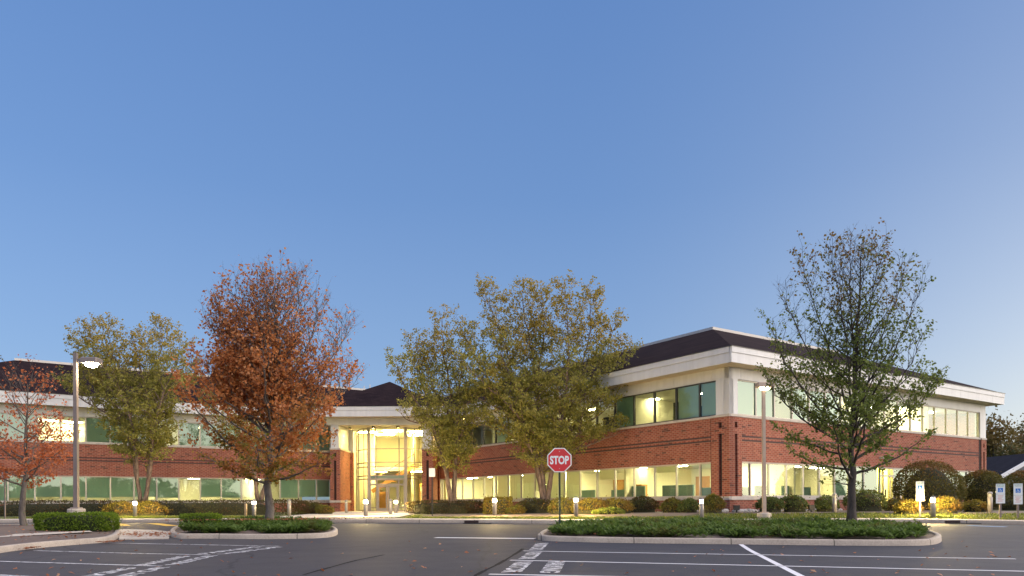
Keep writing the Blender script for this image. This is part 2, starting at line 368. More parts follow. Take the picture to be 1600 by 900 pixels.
M = dict(
    brick=brick_mat(), asphalt=asphalt_mat(), shingle=shingle_mat(),
    darkbrick=plain('dark_brick_band', (.055, .035, .036), .85, .3, 4),
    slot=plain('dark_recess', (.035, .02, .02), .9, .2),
    panel=weathered('cream_metal_panel', (.63, .635, .65)),
    sill=weathered('cast_stone_sill', (.52, .47, .42), .8, .3),
    soffit=plain('soffit_panel', (.55, .48, .38), .7, .06),
    coping=plain('white_coping', (.52, .49, .46), .5, .05),
    frame=plain('window_frame_aluminium', (.48, .45, .40), .4, .05, 2, .2),
    dframe=plain('dark_bronze_frame', (.075, .075, .07), .4, .1, 2, .3),
    gframe=plain('grey_aluminium', (.30, .29, .29), .4, .08, 2, .3),
    glass=glass_mat('green_tinted_glass', (.80, .88, .76), .08),
    clear=glass_mat('clear_lobby_glass', (.88, .93, .84), .02),
    wall=plain('interior_plaster', (.78, .74, .60), .8, .05, .5),
    orange=plain('interior_oak', (.45, .22, .06), .6, .15, 2),
    carpet=plain('interior_carpet', (.16, .16, .15), .95, .2, 2),
    ceil=plain('interior_ceiling_tile', (.80, .78, .70), .9, .04, 2),
    cubicle=plain('teal_partition_fabric', (.16, .25, .23), .9, .1, 3),
    black=plain('black_cabinet', (.02, .02, .02), .6, .2),
    blind=blind_mat('closed_blind', (.46, .62, .58), .35),
    tblind=blind_mat('backlit_blind', (.80, .78, .62), .6),
    deck=plain('roof_membrane', (.3, .3, .3), .9, .1),
    kerb=concrete_mat('kerb_concrete', (.38, .325, .27), 2.4),
    walk=concrete_mat('sidewalk_concrete', (.46, .41, .35), 1.5),
    mulch=concrete_mat('bark_mulch', (.115, .082, .066)),
    lawn=plain('lawn_soil_green', (.075, .085, .022), .95, .35, 1.2, bump=.4),
    ground=plain('field_ground', (.09, .085, .04), .95, .3, .05),
    white=paint_mat('white_road_paint', (.62, .62, .66), .36),
    worn=paint_mat('worn_road_paint', (.58, .58, .60), .47),
    yellow=paint_mat('yellow_road_paint', (.60, .38, .05), .36),
    blue=paint_mat('blue_road_paint', (.10, .24, .50), .42),
    tar=plain('crack_sealant', (.012, .012, .014), .95, .2, spec=.1),
    pole=plain('bronze_pole_paint', (.20, .165, .155), .45, .12, 3, .2),
    poleb=plain('tan_pole_paint', (.42, .33, .27), .45, .12, 3, .2),
    boll=plain('bollard_aluminium', (.30, .28, .27), .45, .1, 4, .3),
    cap=plain('bollard_cap', (.22, .21, .21), .4, .1, 4, .3),
    postgreen=plain('green_sign_post', (.035, .065, .06), .5, .2, 4, .3),
    galv=plain('galvanised_post', (.36, .36, .36), .5, .15, 6, .5),
    wood=plain('tan_wood_post', (.40, .28, .16), .8, .2, 5),
    signwhite=plain('sign_white_sheeting', (.72, .76, .76), .4, .04),
    signred=plain('sign_red_sheeting', (.55, .012, .02), .35, .06, 3),
    signblue=plain('sign_blue_sheeting', (.02, .16, .55), .4, .05),
    signgreen=plain('sign_green_ink', (.10, .32, .26), .5, .05),
    signpink=plain('sign_red_ink', (.62, .25, .22), .5, .05),
    stone=plain('pale_rock', (.42, .39, .36), .9, .3, 6, bump=.5),
    house=plain('house_siding', (.17, .18, .21), .7, .08, 2),
    trim=plain('house_white_trim', (.75, .76, .80), .6, .05),
    hroof=plain('house_roof', (.016, .018, .028), .95, .2, 2, spec=.05),
    lens_on=emis('bollard_lamp_on', (1., .72, .30), 2800.),
    lens_dim=emis('bollard_lamp_dim', (1., .86, .60), 40.),
    lens_off=plain('frosted_lens', (.45, .43, .38), .3, .05),
    street_on=emis('street_lamp_on', (1., .80, .48), 120.),
    street_dim=emis('street_lamp_warming', (1., .78, .45), 7.),
    off_lum=emis('office_luminaire', (1., .84, .44), 135.),
    dim_lum=emis('office_luminaire_dim', (1., .85, .45), 75.),
    lobby_lum=emis('lobby_luminaire', (1., .74, .27), 82.),
    yel_lum=emis('vestibule_luminaire', (1., .78, .14), 40.),
    can_lum=emis('canopy_downlight', (1., .58, .16), 1500.),
    exitred=emis('exit_sign_red', (1., .08, .04), 2.),
    bark_grey=bark_mat('grey_bark', (.06, .05, .045), (.17, .15, .135)),
    bark_dark=bark_mat('dark_bark', (.030, .025, .022), (.085, .07, .062)),
    bark_birch=bark_mat('peeling_birch_bark', (.075, .052, .042), (.24, .17, .135), 9.),
    leaf_red=leaf_mat('rust_leaves', [(0.242, 0.072, 0.022), (0.418, 0.143, 0.042), (0.550, 0.220, 0.066), (0.462, 0.187, 0.077), (0.605, 0.319, 0.143)],
                      [(0.083, 0.088, 0.013), (0.176, 0.143, 0.024), (0.297, 0.182, 0.039), (0.308, 0.154, 0.044)], (7.5, .6), .55, thr=.60, transl=.5),
    leaf_small=leaf_mat('russet_leaves', [(0.288, 0.072, 0.024), (0.456, 0.132, 0.048), (0.552, 0.216, 0.096)], None),
    leaf_birch=leaf_mat('olive_birch_leaves', [(0.175, 0.181, 0.035), (0.288, 0.281, 0.060), (0.400, 0.362, 0.094), (0.325, 0.294, 0.075)],
                        [(0.200, 0.188, 0.037), (0.350, 0.281, 0.056), (0.475, 0.338, 0.075), (0.250, 0.200, 0.050)], (5., 13.), .5, transl=.5, thr=.56),
    leaf_green=leaf_mat('dark_pear_leaves', [(0.071, 0.101, 0.020), (0.126, 0.169, 0.034), (0.194, 0.236, 0.051), (0.101, 0.135, 0.030)],
                        [(0.144, 0.101, 0.027), (0.220, 0.119, 0.037), (0.126, 0.126, 0.034)], (3.5, 10.5), .8, thr=.60, transl=.45),
    leaf_hedge=leaf_mat('hedge_leaves', [(.08, .14, .010), (.14, .22, .018), (.20, .28, .028)], None, transl=.5),
    leaf_gold_glow=leaf_mat('golden_glow_leaves', [(0.125, 0.109, 0.017), (0.218, 0.187, 0.027), (0.296, 0.234, 0.039)], [(0.234, 0.140, 0.031), (0.172, 0.117, 0.023)], None, 1.5, transl=.5),  # golden leaves, colour brightened to carry the glow of the bollards
    leaf_dark=leaf_mat('dark_hedge_leaves', [(0.046, 0.055, 0.013), (0.085, 0.091, 0.021), (0.117, 0.088, 0.026)],
                       [(0.098, 0.052, 0.021), (0.065, 0.052, 0.018)], None, 1.2),
    leaf_olive=leaf_mat('olive_shrub_leaves', [(.08, .085, .016), (.14, .14, .024), (.20, .18, .035)], [(.2, .12, .03), (.15, .11, .02)], None, 1.5, transl=.5),
    leaf_dome=leaf_mat('burning_bush_leaves', [(.085, .086, .018), (.13, .12, .028), (.17, .12, .035)],
                       [(.22, .085, .032), (.17, .11, .035), (.12, .08, .028)], (1., 3.2), 1., thr=.55),
    leaf_bush=leaf_mat('viburnum_leaves', [(0.059, 0.088, 0.020), (0.101, 0.134, 0.030), (0.151, 0.168, 0.042)], [(0.370, 0.101, 0.034), (0.168, 0.134, 0.034)], None, 2.5, thr=.66),
    leaf_jun=leaf_mat('juniper_sprays', [(.055, .10, .020), (.10, .165, .032), (.15, .22, .05)], [(.14, .12, .03), (.09, .12, .03)], None, 1.2, transl=.5, thr=.6),
    leaf_grass=leaf_mat('grass_blades', [(.09, .13, .02), (.15, .19, .028), (.22, .22, .04)], None),
    leaf_far=leaf_mat('far_tree_leaves', [(0.054, 0.062, 0.019), (0.102, 0.098, 0.029), (0.156, 0.108, 0.036)], [(0.204, 0.114, 0.036), (0.132, 0.108, 0.031)], None, .25),
    leaf_fall=leaf_mat('fallen_leaf_litter', [(.30, .09, .03), (.42, .18, .09), (.22, .07, .025), (.50, .30, .18)], None),
    berry=plain('orange_berries', (.55, .10, .02), .4, .2),
)
core = {}
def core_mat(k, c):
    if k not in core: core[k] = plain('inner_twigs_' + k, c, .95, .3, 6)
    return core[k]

# ------------------------------------------------------------------ vegetation builders
def frames(d):
    d = d / np.linalg.norm(d, axis=-1, keepdims=True)
    ref = np.where(np.abs(d[..., 2:3]) > .9, np.array([1., 0, 0]), np.array([0, 0, 1.]))
    s = np.cross(d, ref); s /= np.linalg.norm(s, axis=-1, keepdims=True)
    return d, s, np.cross(s, d)
class Wood:
    def __init__(s): s.V, s.Q, s.n = [], [], 0
    def tube(s, P, rad, k=6):
        P = np.asarray(P, float); rad = np.asarray(rad, float); n = len(P)
        d = np.gradient(P, axis=0); d, a, b = frames(d)
        th = np.arange(k) * 2 * np.pi / k
        ring = P[:, None] + rad[:, None, None] * (np.cos(th)[None, :, None] * a[:, None] + np.sin(th)[None, :, None] * b[:, None])
        s.V.append(ring.reshape(-1, 3))
        i = np.arange(n - 1)[:, None] * k; j = np.arange(k)[None]; j2 = (j + 1) % k
        s.Q.append((s.n + np.stack([i + j, i + j2, i + k + j2, i + k + j], -1)).reshape(-1, 4)); s.n += n * k
    def twigs(s, A, B, r):
        if not len(A): return
        d, a, b = frames(B - A); k = 3; th = np.arange(k) * 2 * np.pi / k
        off = np.cos(th)[None, :, None] * a[:, None] + np.sin(th)[None, :, None] * b[:, None]
        V = np.concatenate([A[:, None] + r * off, B[:, None] + r * .4 * off], 1)
        m = len(A); base = (np.arange(m) * 6)[:, None, None]
        q = np.array([[j, (j + 1) % 3, 3 + (j + 1) % 3, 3 + j] for j in range(3)])[None]
        s.V.append(V.reshape(-1, 3)); s.Q.append((s.n + base + q).reshape(-1, 4)); s.n += m * 6
    def mesh(s, name): return np_mesh(name, np.concatenate(s.V), np.concatenate(s.Q), smooth=True)
def leaves_mesh(name, P, size, g, droop=0.):
    n = len(P)
    d = g.normal(size=(n, 3)); d[:, 2] -= droop
    d, a, b = frames(d)
    ang = g.uniform(0, 6.28, n)[:, None]; u = a * np.cos(ang) + b * np.sin(ang)
    sz = (size * g.uniform(.6, 1.3, n))[:, None]
    v0 = P; v1 = P + d * sz * .5 + u * sz * .36; v2 = P + d * sz; v3 = P + d * sz * .5 - u * sz * .36
    V = np.stack([v0, v1, v2, v3], 1).reshape(-1, 3)
    return np_mesh(name, V, np.arange(n * 4).reshape(-1, 4))
def unit(az, el): return np.array([math.cos(az) * math.cos(el), math.sin(az) * math.cos(el), math.sin(el)])

def grow(stems, env, g, spec):
    """stems: list of (points, radii). env(p) > 1 outside the crown. Returns wood and leaf positions."""
    W = Wood(); leafP = []; TA, TB = [], []
    base_spec = spec; base_env = env
    for st in stems:
        P, rr = st[:2]; spec = {**base_spec, **(st[2] if len(st) > 2 else {})}; env = spec.get('env', base_env)
        W.tube(P, rr, 8)
        P = np.asarray(P, float); seg = np.linalg.norm(np.diff(P, axis=0), axis=1); cum = np.concatenate([[0], np.cumsum(seg)]); L = cum[-1]
        az = g.uniform(0, 6.28); t = spec['h0'] * L
        while t < L * .985:
            fr = t / L
            b = np.array([np.interp(t, cum, P[:, i]) for i in range(3)]); r0 = np.interp(t, cum, rr)
            az += 2.4 + g.normal() * .35
            el = R(np.interp(fr, [spec['h0'], 1], spec['el']) + g.normal() * 7)
            p = b.copy(); pts = [p.copy()]; step = .22; lim = g.uniform(.78, 1.08); ml = spec['maxlen'] * g.uniform(.6, 1.1) * np.interp(fr, [spec['h0'], .6, 1], spec.get('lenf', [1, 1, .5]))
            ln = 0
            while ln < ml:
                d = unit(az, el); p = p + d * step + g.normal(size=3) * .018; ln += step
                pts.append(p.copy()); el += R(spec['curl']) * step; az += g.normal() * .05
                if env(p) > lim: break
            t += spec['gap'] * g.uniform(.6, 1.4) * (1 if fr < .7 else .8)
            if len(pts) < 3: continue
            pts = np.array(pts); k = len(pts); pr = np.linspace(min(r0 * .55, .012 + .014 * ln), .006, k)
            W.tube(pts, pr, 5 if pr[0] > .02 else 4)
            s = max(1, int(k * .12)); cnt = 0
            while s < k:
                q = pts[s]; dd = pts[min(k - 1, s + 1)] - pts[s - 1]; dd /= np.linalg.norm(dd)
                cnt += 1; sgn = 1 if cnt % 2 else -1
                sd = np.cross(dd, [0, 0, 1.]); sd /= max(1e-6, np.linalg.norm(sd))
                nd = dd * .75 + sd * sgn * g.uniform(.4, .95) + np.array([0, 0, g.uniform(*spec['rise'])]); nd /= np.linalg.norm(nd)
                l2 = (spec['sec'] * (.35 + .65 * (1 - s / k)) * g.uniform(.6, 1.25)) + .12
                m = max(3, int(l2 / .14)); qs = [q]; e = q.copy()
                for _ in range(m):
                    e = e + nd * (l2 / m) + g.normal(size=3) * .014; nd = nd + np.array([0, 0, spec['sag']]) * (l2 / m); nd /= np.linalg.norm(nd); qs.append(e.copy())
                qs = np.array(qs); W.tube(qs, np.linspace(.0055, .002, len(qs)), 3)
                # twigs along the secondary
                nt = max(2, int(l2 / spec['tw'])); ti = g.uniform(.15, 1., nt) * (len(qs) - 1)
                A = np.stack([np.interp(ti, np.arange(len(qs)), qs[:, i]) for i in range(3)], 1)
                D = g.normal(size=(nt, 3)) * .6 + nd * .9 + np.array([0, 0, spec['sag'] * .5]); D /= np.linalg.norm(D, axis=1, keepdims=True)
                B = A + D * g.uniform(.12, spec['twl'], nt)[:, None]
                TA.append(A); TB.append(B)
                s += max(1, int(round(spec['sgap'] / step * g.uniform(.7, 1.4))))
            TA.append(pts[-2:-1]); TB.append(pts[-1:] + g.normal(size=(1, 3)) * .06)
    A = np.concatenate(TA); B = np.concatenate(TB)
    W.twigs(A, B, spec.get('twr', .0025))
    n = base_spec['leaves']
    for _ in range(n):
        f = g.uniform(.1, 1.05, len(A))[:, None]
        leafP.append(A + (B - A) * f + g.normal(size=A.shape) * spec['spread'])
    return W, np.concatenate(leafP)
def env_profile(axis_pts, prof, squash=1.):
    zs = [a for a, _ in prof]; rs = [b for _, b in prof]; ax = np.asarray(axis_pts, float)
    def f(p):
        r = np.interp(p[2], zs, rs, left=.3, right=.01)
        cx = np.interp(p[2], ax[:, 2], ax[:, 0]); cyy = np.interp(p[2], ax[:, 2], ax[:, 1])
        return math.hypot((p[0] - cx), (p[1] - cyy) / squash) / max(r, .02)
    return f
def make_tree(name, label, base, stems, env, spec, seed, bark, leafm, size, keep=None, group=None, droop=0.):
    g = np.random.default_rng(seed)
    W, LP = grow(stems, env, g, spec)
    ph = g.uniform(0, 6.28, (5, 3)); fq = g.normal(size=(5, 3)); fq *= (g.uniform(2.2, 5.5, (5, 1)) / np.linalg.norm(fq, axis=1, keepdims=True))
    cl = sum(np.sin((LP * fq[i]).sum(1) + ph[i, 0]) for i in range(5)) / 5 ** .5
    LP = LP[g.uniform(size=len(LP)) < np.clip(.84 + .62 * cl, .08, 1.)]
    if keep is not None:
        k = np.array([keep(p) for p in LP]); LP = LP[g.uniform(size=len(LP)) < k]
    t = empty(name, base, label, 'tree', group)
    link('trunk', W.mesh('trunk'), bark, t)
    link('crown', leaves_mesh('crown', LP, size, g, droop), leafm, t)
    print('LEAVES', label, len(LP)); return t, len(LP)

def shrub_points(kind, dim, n, g):
    rx, ry, rz = dim
    if kind == 'box':
        u = g.uniform(-1, 1, (n, 3)); face = g.integers(0, 5, n)
        k = 1.04
        u[face == 0, 0] = 1; u[face == 1, 0] = -1; u[face == 2, 1] = -1; u[face == 3, 1] = 1; u[face == 4, 2] = 1
        # round the edges
        p = np.sign(u) * np.abs(u); q = np.linalg.norm(np.abs(u) ** 7, axis=1, keepdims=True) if False else (np.abs(u) ** 7).sum(1, keepdims=True) ** (1 / 7)
        u = u / q
        P = u * np.array([rx, ry, rz / 2]) + np.array([0, 0, rz / 2])
    else:
        d = g.normal(size=(n, 3)); d[:, 2] = np.abs(d[:, 2]) - .25; d /= np.linalg.norm(d, axis=1, keepdims=True)
        if kind == 'mush':      # flat-skirted dome
            P = d * np.array([rx, ry, rz])
            P[:, 2] = np.where(P[:, 2] < 0, P[:, 2] * .2, P[:, 2])
            P[:, 2] = np.clip(P[:, 2], .0, None)
        else:
            P = d * np.array([rx, ry, rz * .62]) + np.array([0, 0, rz * .38])
            P[:, 2] = np.clip(P[:, 2], 0.02, None)
    return P
def make_shrub(name, label, base, kind, dim, n, leaf, mat, seed, rough=.06, rz=0, cat='shrub', group=None, corec=(.03, .03, .012)):
    g = np.random.default_rng(seed)
    t = empty(name, base, label, cat, group, rz)
    P = shrub_points(kind, dim, n, g)
    c = np.array([0, 0, dim[2] * .4])
    # lumpy surface made of clumps
    ph = g.uniform(0, 6.28, (6, 3)); fr = g.uniform(1.5, 5., (6, 3)) / (max(dim) ** .5)
    lump = sum(np.sin((P * fr[i] + ph[i]).sum(1)) for i in range(6)) / 6
    P = c + (P - c) * (1 + lump[:, None] * rough * 2.2 - g.exponential(rough, n)[:, None] * .9 + rough * .4)
    st = g.uniform(size=n) < .07; P[st] = c + (P[st] - c) * (1 + g.exponential(rough * 1.5, (int(st.sum()), 1)))
    hol = sum(np.sin((P * fr[i] * 2.3 + ph[i, ::-1]).sum(1)) for i in range(6)) / 6 ** .5
    P = P[(g.uniform(size=n) < np.clip(.85 + .55 * hol, .25, 1.)) | (P[:, 2] > dim[2] * .8)]
    P[:, 2] = np.clip(P[:, 2], .01, None)
    link('foliage', leaves_mesh('foliage', P, leaf, g), mat, t)
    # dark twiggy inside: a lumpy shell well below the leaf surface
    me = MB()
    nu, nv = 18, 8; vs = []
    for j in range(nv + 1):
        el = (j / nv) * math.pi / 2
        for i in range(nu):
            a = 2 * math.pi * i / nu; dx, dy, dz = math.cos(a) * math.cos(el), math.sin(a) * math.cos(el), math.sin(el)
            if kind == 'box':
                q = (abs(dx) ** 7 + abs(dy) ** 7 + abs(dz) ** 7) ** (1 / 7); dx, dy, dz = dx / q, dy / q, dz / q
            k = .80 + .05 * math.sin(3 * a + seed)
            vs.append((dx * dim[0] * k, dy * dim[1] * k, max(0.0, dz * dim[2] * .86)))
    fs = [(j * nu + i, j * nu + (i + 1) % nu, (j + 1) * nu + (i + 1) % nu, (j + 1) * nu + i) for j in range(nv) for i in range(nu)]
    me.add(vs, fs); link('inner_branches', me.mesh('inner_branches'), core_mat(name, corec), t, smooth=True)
    return t

# ================================================================== THE SETTING
def struct(o): o['kind'] = 'structure'; return o
# far ground, asphalt, lawn, pavements
g_ = MB(); g_.quad((-2500, -2500, -.35), (2500, -2500, -.35), (2500, 2500, -.35), (-2500, 2500, -.35))
struct(g_.build('ground', M['ground']))
a_ = MB(); ys = [-140, 0, 12, 17, 20, 24, 28, 32, 40]
for i in range(len(ys) - 1):
    a_.quad((-140, ys[i], gz(ys[i])), (140, ys[i], gz(ys[i])), (140, ys[i + 1], gz(ys[i + 1])), (-140, ys[i + 1], gz(ys[i + 1])))
struct(a_.build('parking_lot', M['asphalt'], smooth=True))
KL = [(-140, 34), (-60, 35), (-24.7, 35.5), (-18.2, 34.6), (-11.5, 33.4), (-5.6, 32.0), (-1.6, 31.0), (2.6, 29.9), (7.6, 29.3), (12.8, 29.4), (15.4, 29.5), (17.2, 29.1), (18.9, 27.4), (23, 25.4), (40, 22), (140, 15)]
kx = np.linspace(-140, 140, 1121); ky = np.interp(kx, [p[0] for p in KL], [p[1] for p in KL])
ky = np.convolve(np.pad(ky, 6, 'edge'), np.ones(13) / 13, 'valid')
def kerb_y(x): return float(np.interp(x, kx, ky))
def pad_z(x): return float(np.interp(x, [-4, 8], [.48, .60]))
SW = 1.55
def strip(offs, zf, name, mat, smooth=False):
    V, Q = [], []
    n = len(kx); m = len(offs)
    for i, x in enumerate(kx):
        for o in offs: V.append((x, ky[i] + o, zf(x, ky[i], o)))
    for i in range(n - 1):
        for j in range(m - 1): Q.append((i * m + j, (i + 1) * m + j, (i + 1) * m + j + 1, i * m + j + 1))
    return link(name, np_mesh(name, V, Q, smooth=smooth), mat)
def zk(x, y, o): return gz(y) + .15
V, Q = [], []
for i, x in enumerate(kx):
    y = ky[i]; z0 = gz(y)
    V += [(x, y, z0 - .1), (x, y, z0 + .12), (x, y + .03, z0 + .15), (x, y + .17, z0 + .15), (x, y + .17, z0 - .1)]
for i in range(len(kx) - 1):
    for j in range(4): Q.append((i * 5 + j, (i + 1) * 5 + j, (i + 1) * 5 + j + 1, i * 5 + j + 1))
struct(link('kerb', np_mesh('kerb', V, Q), M['kerb']))
struct(strip([.172, SW], lambda x, y, o: gz(y) + .146 + .01 * o, 'sidewalk', M['walk']))
def lawn_z(x, y, o):
    z0 = gz(y) + .15; f = min(1., max(0., (o - SW) / 3.5)); f = f * f * (3 - 2 * f)
    return z0 + (max(pad_z(x), z0) - z0) * f
struct(strip([SW + .002, SW + .5, SW + 1, SW + 1.6, SW + 2.2, SW + 3, SW + 3.6, 12, 30, 60, 120, 400, 900], lawn_z, 'lawn', M['lawn'], True))
def lawn_at(x, y): return lawn_z(x, kerb_y(x), y - kerb_y(x)) if y > kerb_y(x) + SW else gz(kerb_y(x)) + .16
# paved forecourt to the entrance, and planting beds of mulch along the walls
def sheet(name, poly, zf, mat, dz=.006):
    # subdivided quad strip between two polylines
    (A, B) = poly; V, Q = [], []; n = len(A); m = 6
    for i in range(n):
        for j in range(m + 1):
            x = A[i][0] + (B[i][0] - A[i][0]) * j / m; y = A[i][1] + (B[i][1] - A[i][1]) * j / m
            V.append((x, y, zf(x, y) + dz))
    for i in range(n - 1):
        for j in range(m): Q.append((i * (m + 1) + j, (i + 1) * (m + 1) + j, (i + 1) * (m + 1) + j + 1, i * (m + 1) + j + 1))
    return struct(link(name, np_mesh(name, V, Q), mat))
fy = np.linspace(0, 1, 16)
sheet('entrance_walk', ([(-11.4 + (-14.2 + 11.4) * t, kerb_y(-9) + SW + .05 + t * 27.5) for t in fy], [(-5.2 + (-7.0 + 5.2) * t, kerb_y(-5) + SW + .05 + t * 28.2) for t in fy]), lawn_at, M['walk'], .03)

bx_ = np.linspace(-4.6, 24, 60)
struct_bed = []
V, Q = [], []
for i, x in enumerate(bx_):
    for j in range(15):
        y = kerb_y(x) + SW + (1.45 + .35 * math.sin(x * .9)) + (1.3 if x > 9 else max(0., (x - 7.5) / 1.5 * 1.3)) + j * .75; V.append((x, y, lawn_z(x, kerb_y(x), y - kerb_y(x)) + .012))
for i in range(len(bx_) - 1):
    for j in range(14): Q.append((i * 15 + j, (i + 1) * 15 + j, (i + 1) * 15 + j + 1, i * 15 + j + 1))
struct(link('planting_bed', np_mesh('planting_bed', V, Q, smooth=True), M['mulch']))
def island(name, pts, fill_mat, mound=.12, soilname='planting_bed'):
    pts = [Vector((p[0], p[1])) for p in pts]
    # smooth closed outline
    for _ in range(2):
        q = []
        for i in range(len(pts)):
            a, b = pts[i], pts[(i + 1) % len(pts)]
            if (b - a).length < 6: q += [a * .75 + b * .25, a * .25 + b * .75]
            else:
                k = 1.2 / (b - a).length; q += [a * (1 - k) + b * k, a * k + b * (1 - k)]
        pts = q
    n = len(pts); c = sum(pts, Vector((0, 0))) / n
    area = sum(pts[i].x * pts[(i + 1) % n].y - pts[(i + 1) % n].x * pts[i].y for i in range(n))
    if area < 0: pts.reverse()
    nor = []
    for i in range(n):
        t = (pts[(i + 1) % n] - pts[i - 1]).normalized(); nor.append(Vector((-t.y, t.x)))
    V, Q = [], []
    for i in range(n):
        p, k = pts[i], nor[i]; z = gz(p.y)
        for o, dz in ((0, -.08), (.012, .12), (.045, .15), (.16, .15), (.16, .06)):
            s = p + k * o; V.append((s.x, s.y, z + dz))
    for i in range(n):
        j = (i + 1) % n
        for a in range(4): Q.append((i * 5 + a, j * 5 + a, j * 5 + a + 1, i * 5 + a + 1))
    struct(link(name, np_mesh(name, V, Q), M['kerb']))
    inner = [pts[i] + nor[i] * .155 for i in range(n)]
    bmV = [(p.x, p.y, gz(p.y) + .11) for p in inner]
    me = MB(); rings = 5; vs = []; fs = []
    for r in range(rings):
        f = r / rings
        for p in inner:
            s = p * (1 - f) + c * f; vs.append((s.x, s.y, gz(s.y) + .11 + mound * (1 - (1 - f) ** 2)))
    vs.append((c.x, c.y, gz(c.y) + .11 + mound))
    for r in range(rings - 1):
        for i in range(n): fs.append((r * n + i, r * n + (i + 1) % n, (r + 1) * n + (i + 1) % n, (r + 1) * n + i))
    for i in range(n): fs.append(((rings - 1) * n + i, (rings - 1) * n + (i + 1) % n, len(vs) - 1))
    me.add(vs, fs); struct(link(soilname, me.mesh(soilname), fill_mat))
    return inner, c
def xy(px, py): p = road(px, py); return (p.x, p.y)
isl_R, cR = island('island_kerb', [xy(838, 842), xy(843, 844.5), xy(860, 846), xy(960, 848.5), xy(1100, 850), xy(1280, 852.3), xy(1420, 853.3), xy(1458, 852), xy(1473, 847), xy(1470, 840), xy(1440, 834), xy(1380, 829), xy(1300, 826), xy(1100, 824.5), xy(950, 825), xy(880, 828), xy(850, 833)], M['mulch'])
isl_M, cM = island('island_kerb', [xy(264, 842), xy(320, 841.4), xy(400, 842.6), xy(460, 842), xy(500, 841), xy(518, 839.5), xy(529, 835.5), xy(527, 830), xy(510, 825.5), xy(430, 822), xy(330, 822), xy(290, 824), xy(266, 830)], M['mulch'])
isl_L, cL = island('island_kerb', [(-26, 12), xy(-60, 873), xy(0, 864), xy(40, 858.5), xy(80, 854.5), xy(128, 850.5), xy(163, 848), xy(182, 844), xy(190, 837), xy(187, 829), (at_x(160, 27.5), 27.8), (at_x(60, 29.5), 29.5), (-26, 30), (-40, 30), (-40, 12)], M['mulch'], .10)
# concrete crossing between the two left islands
m_ = MB(); q = [road(186, 843.5), road(264, 842.3), road(266, 832), road(240, 829.5), road(188, 828)]
m_.add([(p.x, p.y, p.z + .035) for p in q] + [(p.x, p.y, p.z - .05) for p in q], [(0, 1, 2, 3, 4)] + [(i, (i + 1) % 5, 5 + (i + 1) % 5, 5 + i)[::-1] for i in range(5)])
struct(m_.build('crossing_slab', M['walk']))
# grass-edged walkway strip inside the left planter
m_ = MB(); q = [(at_x(-120, 19.5), 19.4), (at_x(20, 21), 20.6), (at_x(150, 23.2), 23.0), (at_x(140, 23.6), 23.6), (at_x(10, 22), 21.7), (at_x(-120, 20.4), 20.4)]
m_.add([(x, y, gz(y) + .158 + .02) for x, y in q], [tuple(range(6))]); struct(m_.build('planter_path', M['walk']))

# painted markings: lines from pixel endpoints laid flat on the asphalt
def stripe(mb, a, b, wd, dz=.006):
    a, b = Vector(a), Vector(b); d = (b - a).xy.normalized(); s = Vector((-d.y, d.x, 0)) * wd / 2
    n = max(1, int((b - a).length / .8)); pv = None
    for i in range(n + 1):
        p = a.lerp(b, i / n); p.z = gz(p.y) + dz
        c = (p - s, p + s)
        if pv: mb.quad(pv[0], c[0], c[1], pv[1])
        pv = c
mk = MB()
for a, b in (((818, 861), (1587, 873.7)), ((797, 875.6), (1760, 896.5)), ((764, 897.6), (1250, 907)), ((1157, 850.5), (1262, 906)), ((720, 930), (1400, 950))):
    stripe(mk, road(*a), road(*b), .115)
struct(mk.build('parking_lines', M['white']))
mk = MB()
for a, b in (((170, 848.6), (436, 853.8)), ((54, 860.6), (328, 867.3)), ((-60, 875.6), (252, 885)), ((-140, 892), (120, 905))):
    stripe(mk, road(*a), road(*b), .11)
struct(mk.build('parking_lines', M['worn']))
mk = MB(); stripe(mk, road(680, 840.2), road(836, 841.8), .42); struct(mk.build('stop_line', M['white']))
mk = MB()
for a, b in (((236, 817.5), (270, 822)), ((183, 818.5), (194, 822))): stripe(mk, road(*a), road(*b), .5, .008)
struct(mk.build('crosswalk_stripes', M['yellow']))
mk = MB(); stripe(mk, road(1512, 821.5), road(1572, 823.5), .5, .008); struct(mk.build('accessible_bay_paint', M['blue']))
mk = MB(); pts = [(700, 930), (744, 899), (757, 892), (776, 883), (790, 875), (803, 867), (817, 857.5)]
for i in range(len(pts) - 1): stripe(mk, road(*pts[i]), road(*pts[i + 1]), .055 + .03 * (i % 2), .004)
pts = [(474, 898.5), (496, 892), (515, 887), (540, 880), (560, 875), (578, 871.5), (600, 867)]
for i in range(len(pts) - 1): stripe(mk, road(*pts[i]), road(*pts[i + 1]), .05 + .02 * (i % 2), .004)
struct(mk.build('crack_seal', M['tar']))
# worn lettering across the mouths of the bays
def text_mesh(txt, size, ext=.0, offset=0.0, sx=1.):
    cu = bpy.data.curves.new('lettering', 'FONT'); cu.body = txt; cu.size = size; cu.align_x = 'CENTER'; cu.align_y = 'CENTER'
    cu.extrude = ext; cu.offset = offset; cu.resolution_u = 3
    ob = bpy.data.objects.new('lettering', cu); COL.objects.link(ob)
    dg = bpy.context.evaluated_depsgraph_get(); me = bpy.data.meshes.new_from_object(ob.evaluated_get(dg))
    bpy.data.objects.remove(ob); 
    if sx != 1: me.transform(Matrix.Scale(sx, 4, (1, 0, 0)))
    return me
def ground_text(txt, c, dirv, size, width, mat):
    # dirv: reading direction along the ground
    me = text_mesh(txt, size, 0, size * .03)
    xs = [v.co.x for v in me.vertices]; k = width / (max(xs) - min(xs)); me.transform(Matrix.Scale(k, 4, (1, 0, 0)))
    a = math.atan2(dirv.y, dirv.x); rot = Matrix.Rotation(a, 4, 'Z'); me.transform(Matrix.Translation((c.x, c.y, 0)) @ rot)
    for v in me.vertices: v.co.z = gz(v.co.y) + .007
    return struct(link('painted_lettering', me, mat))
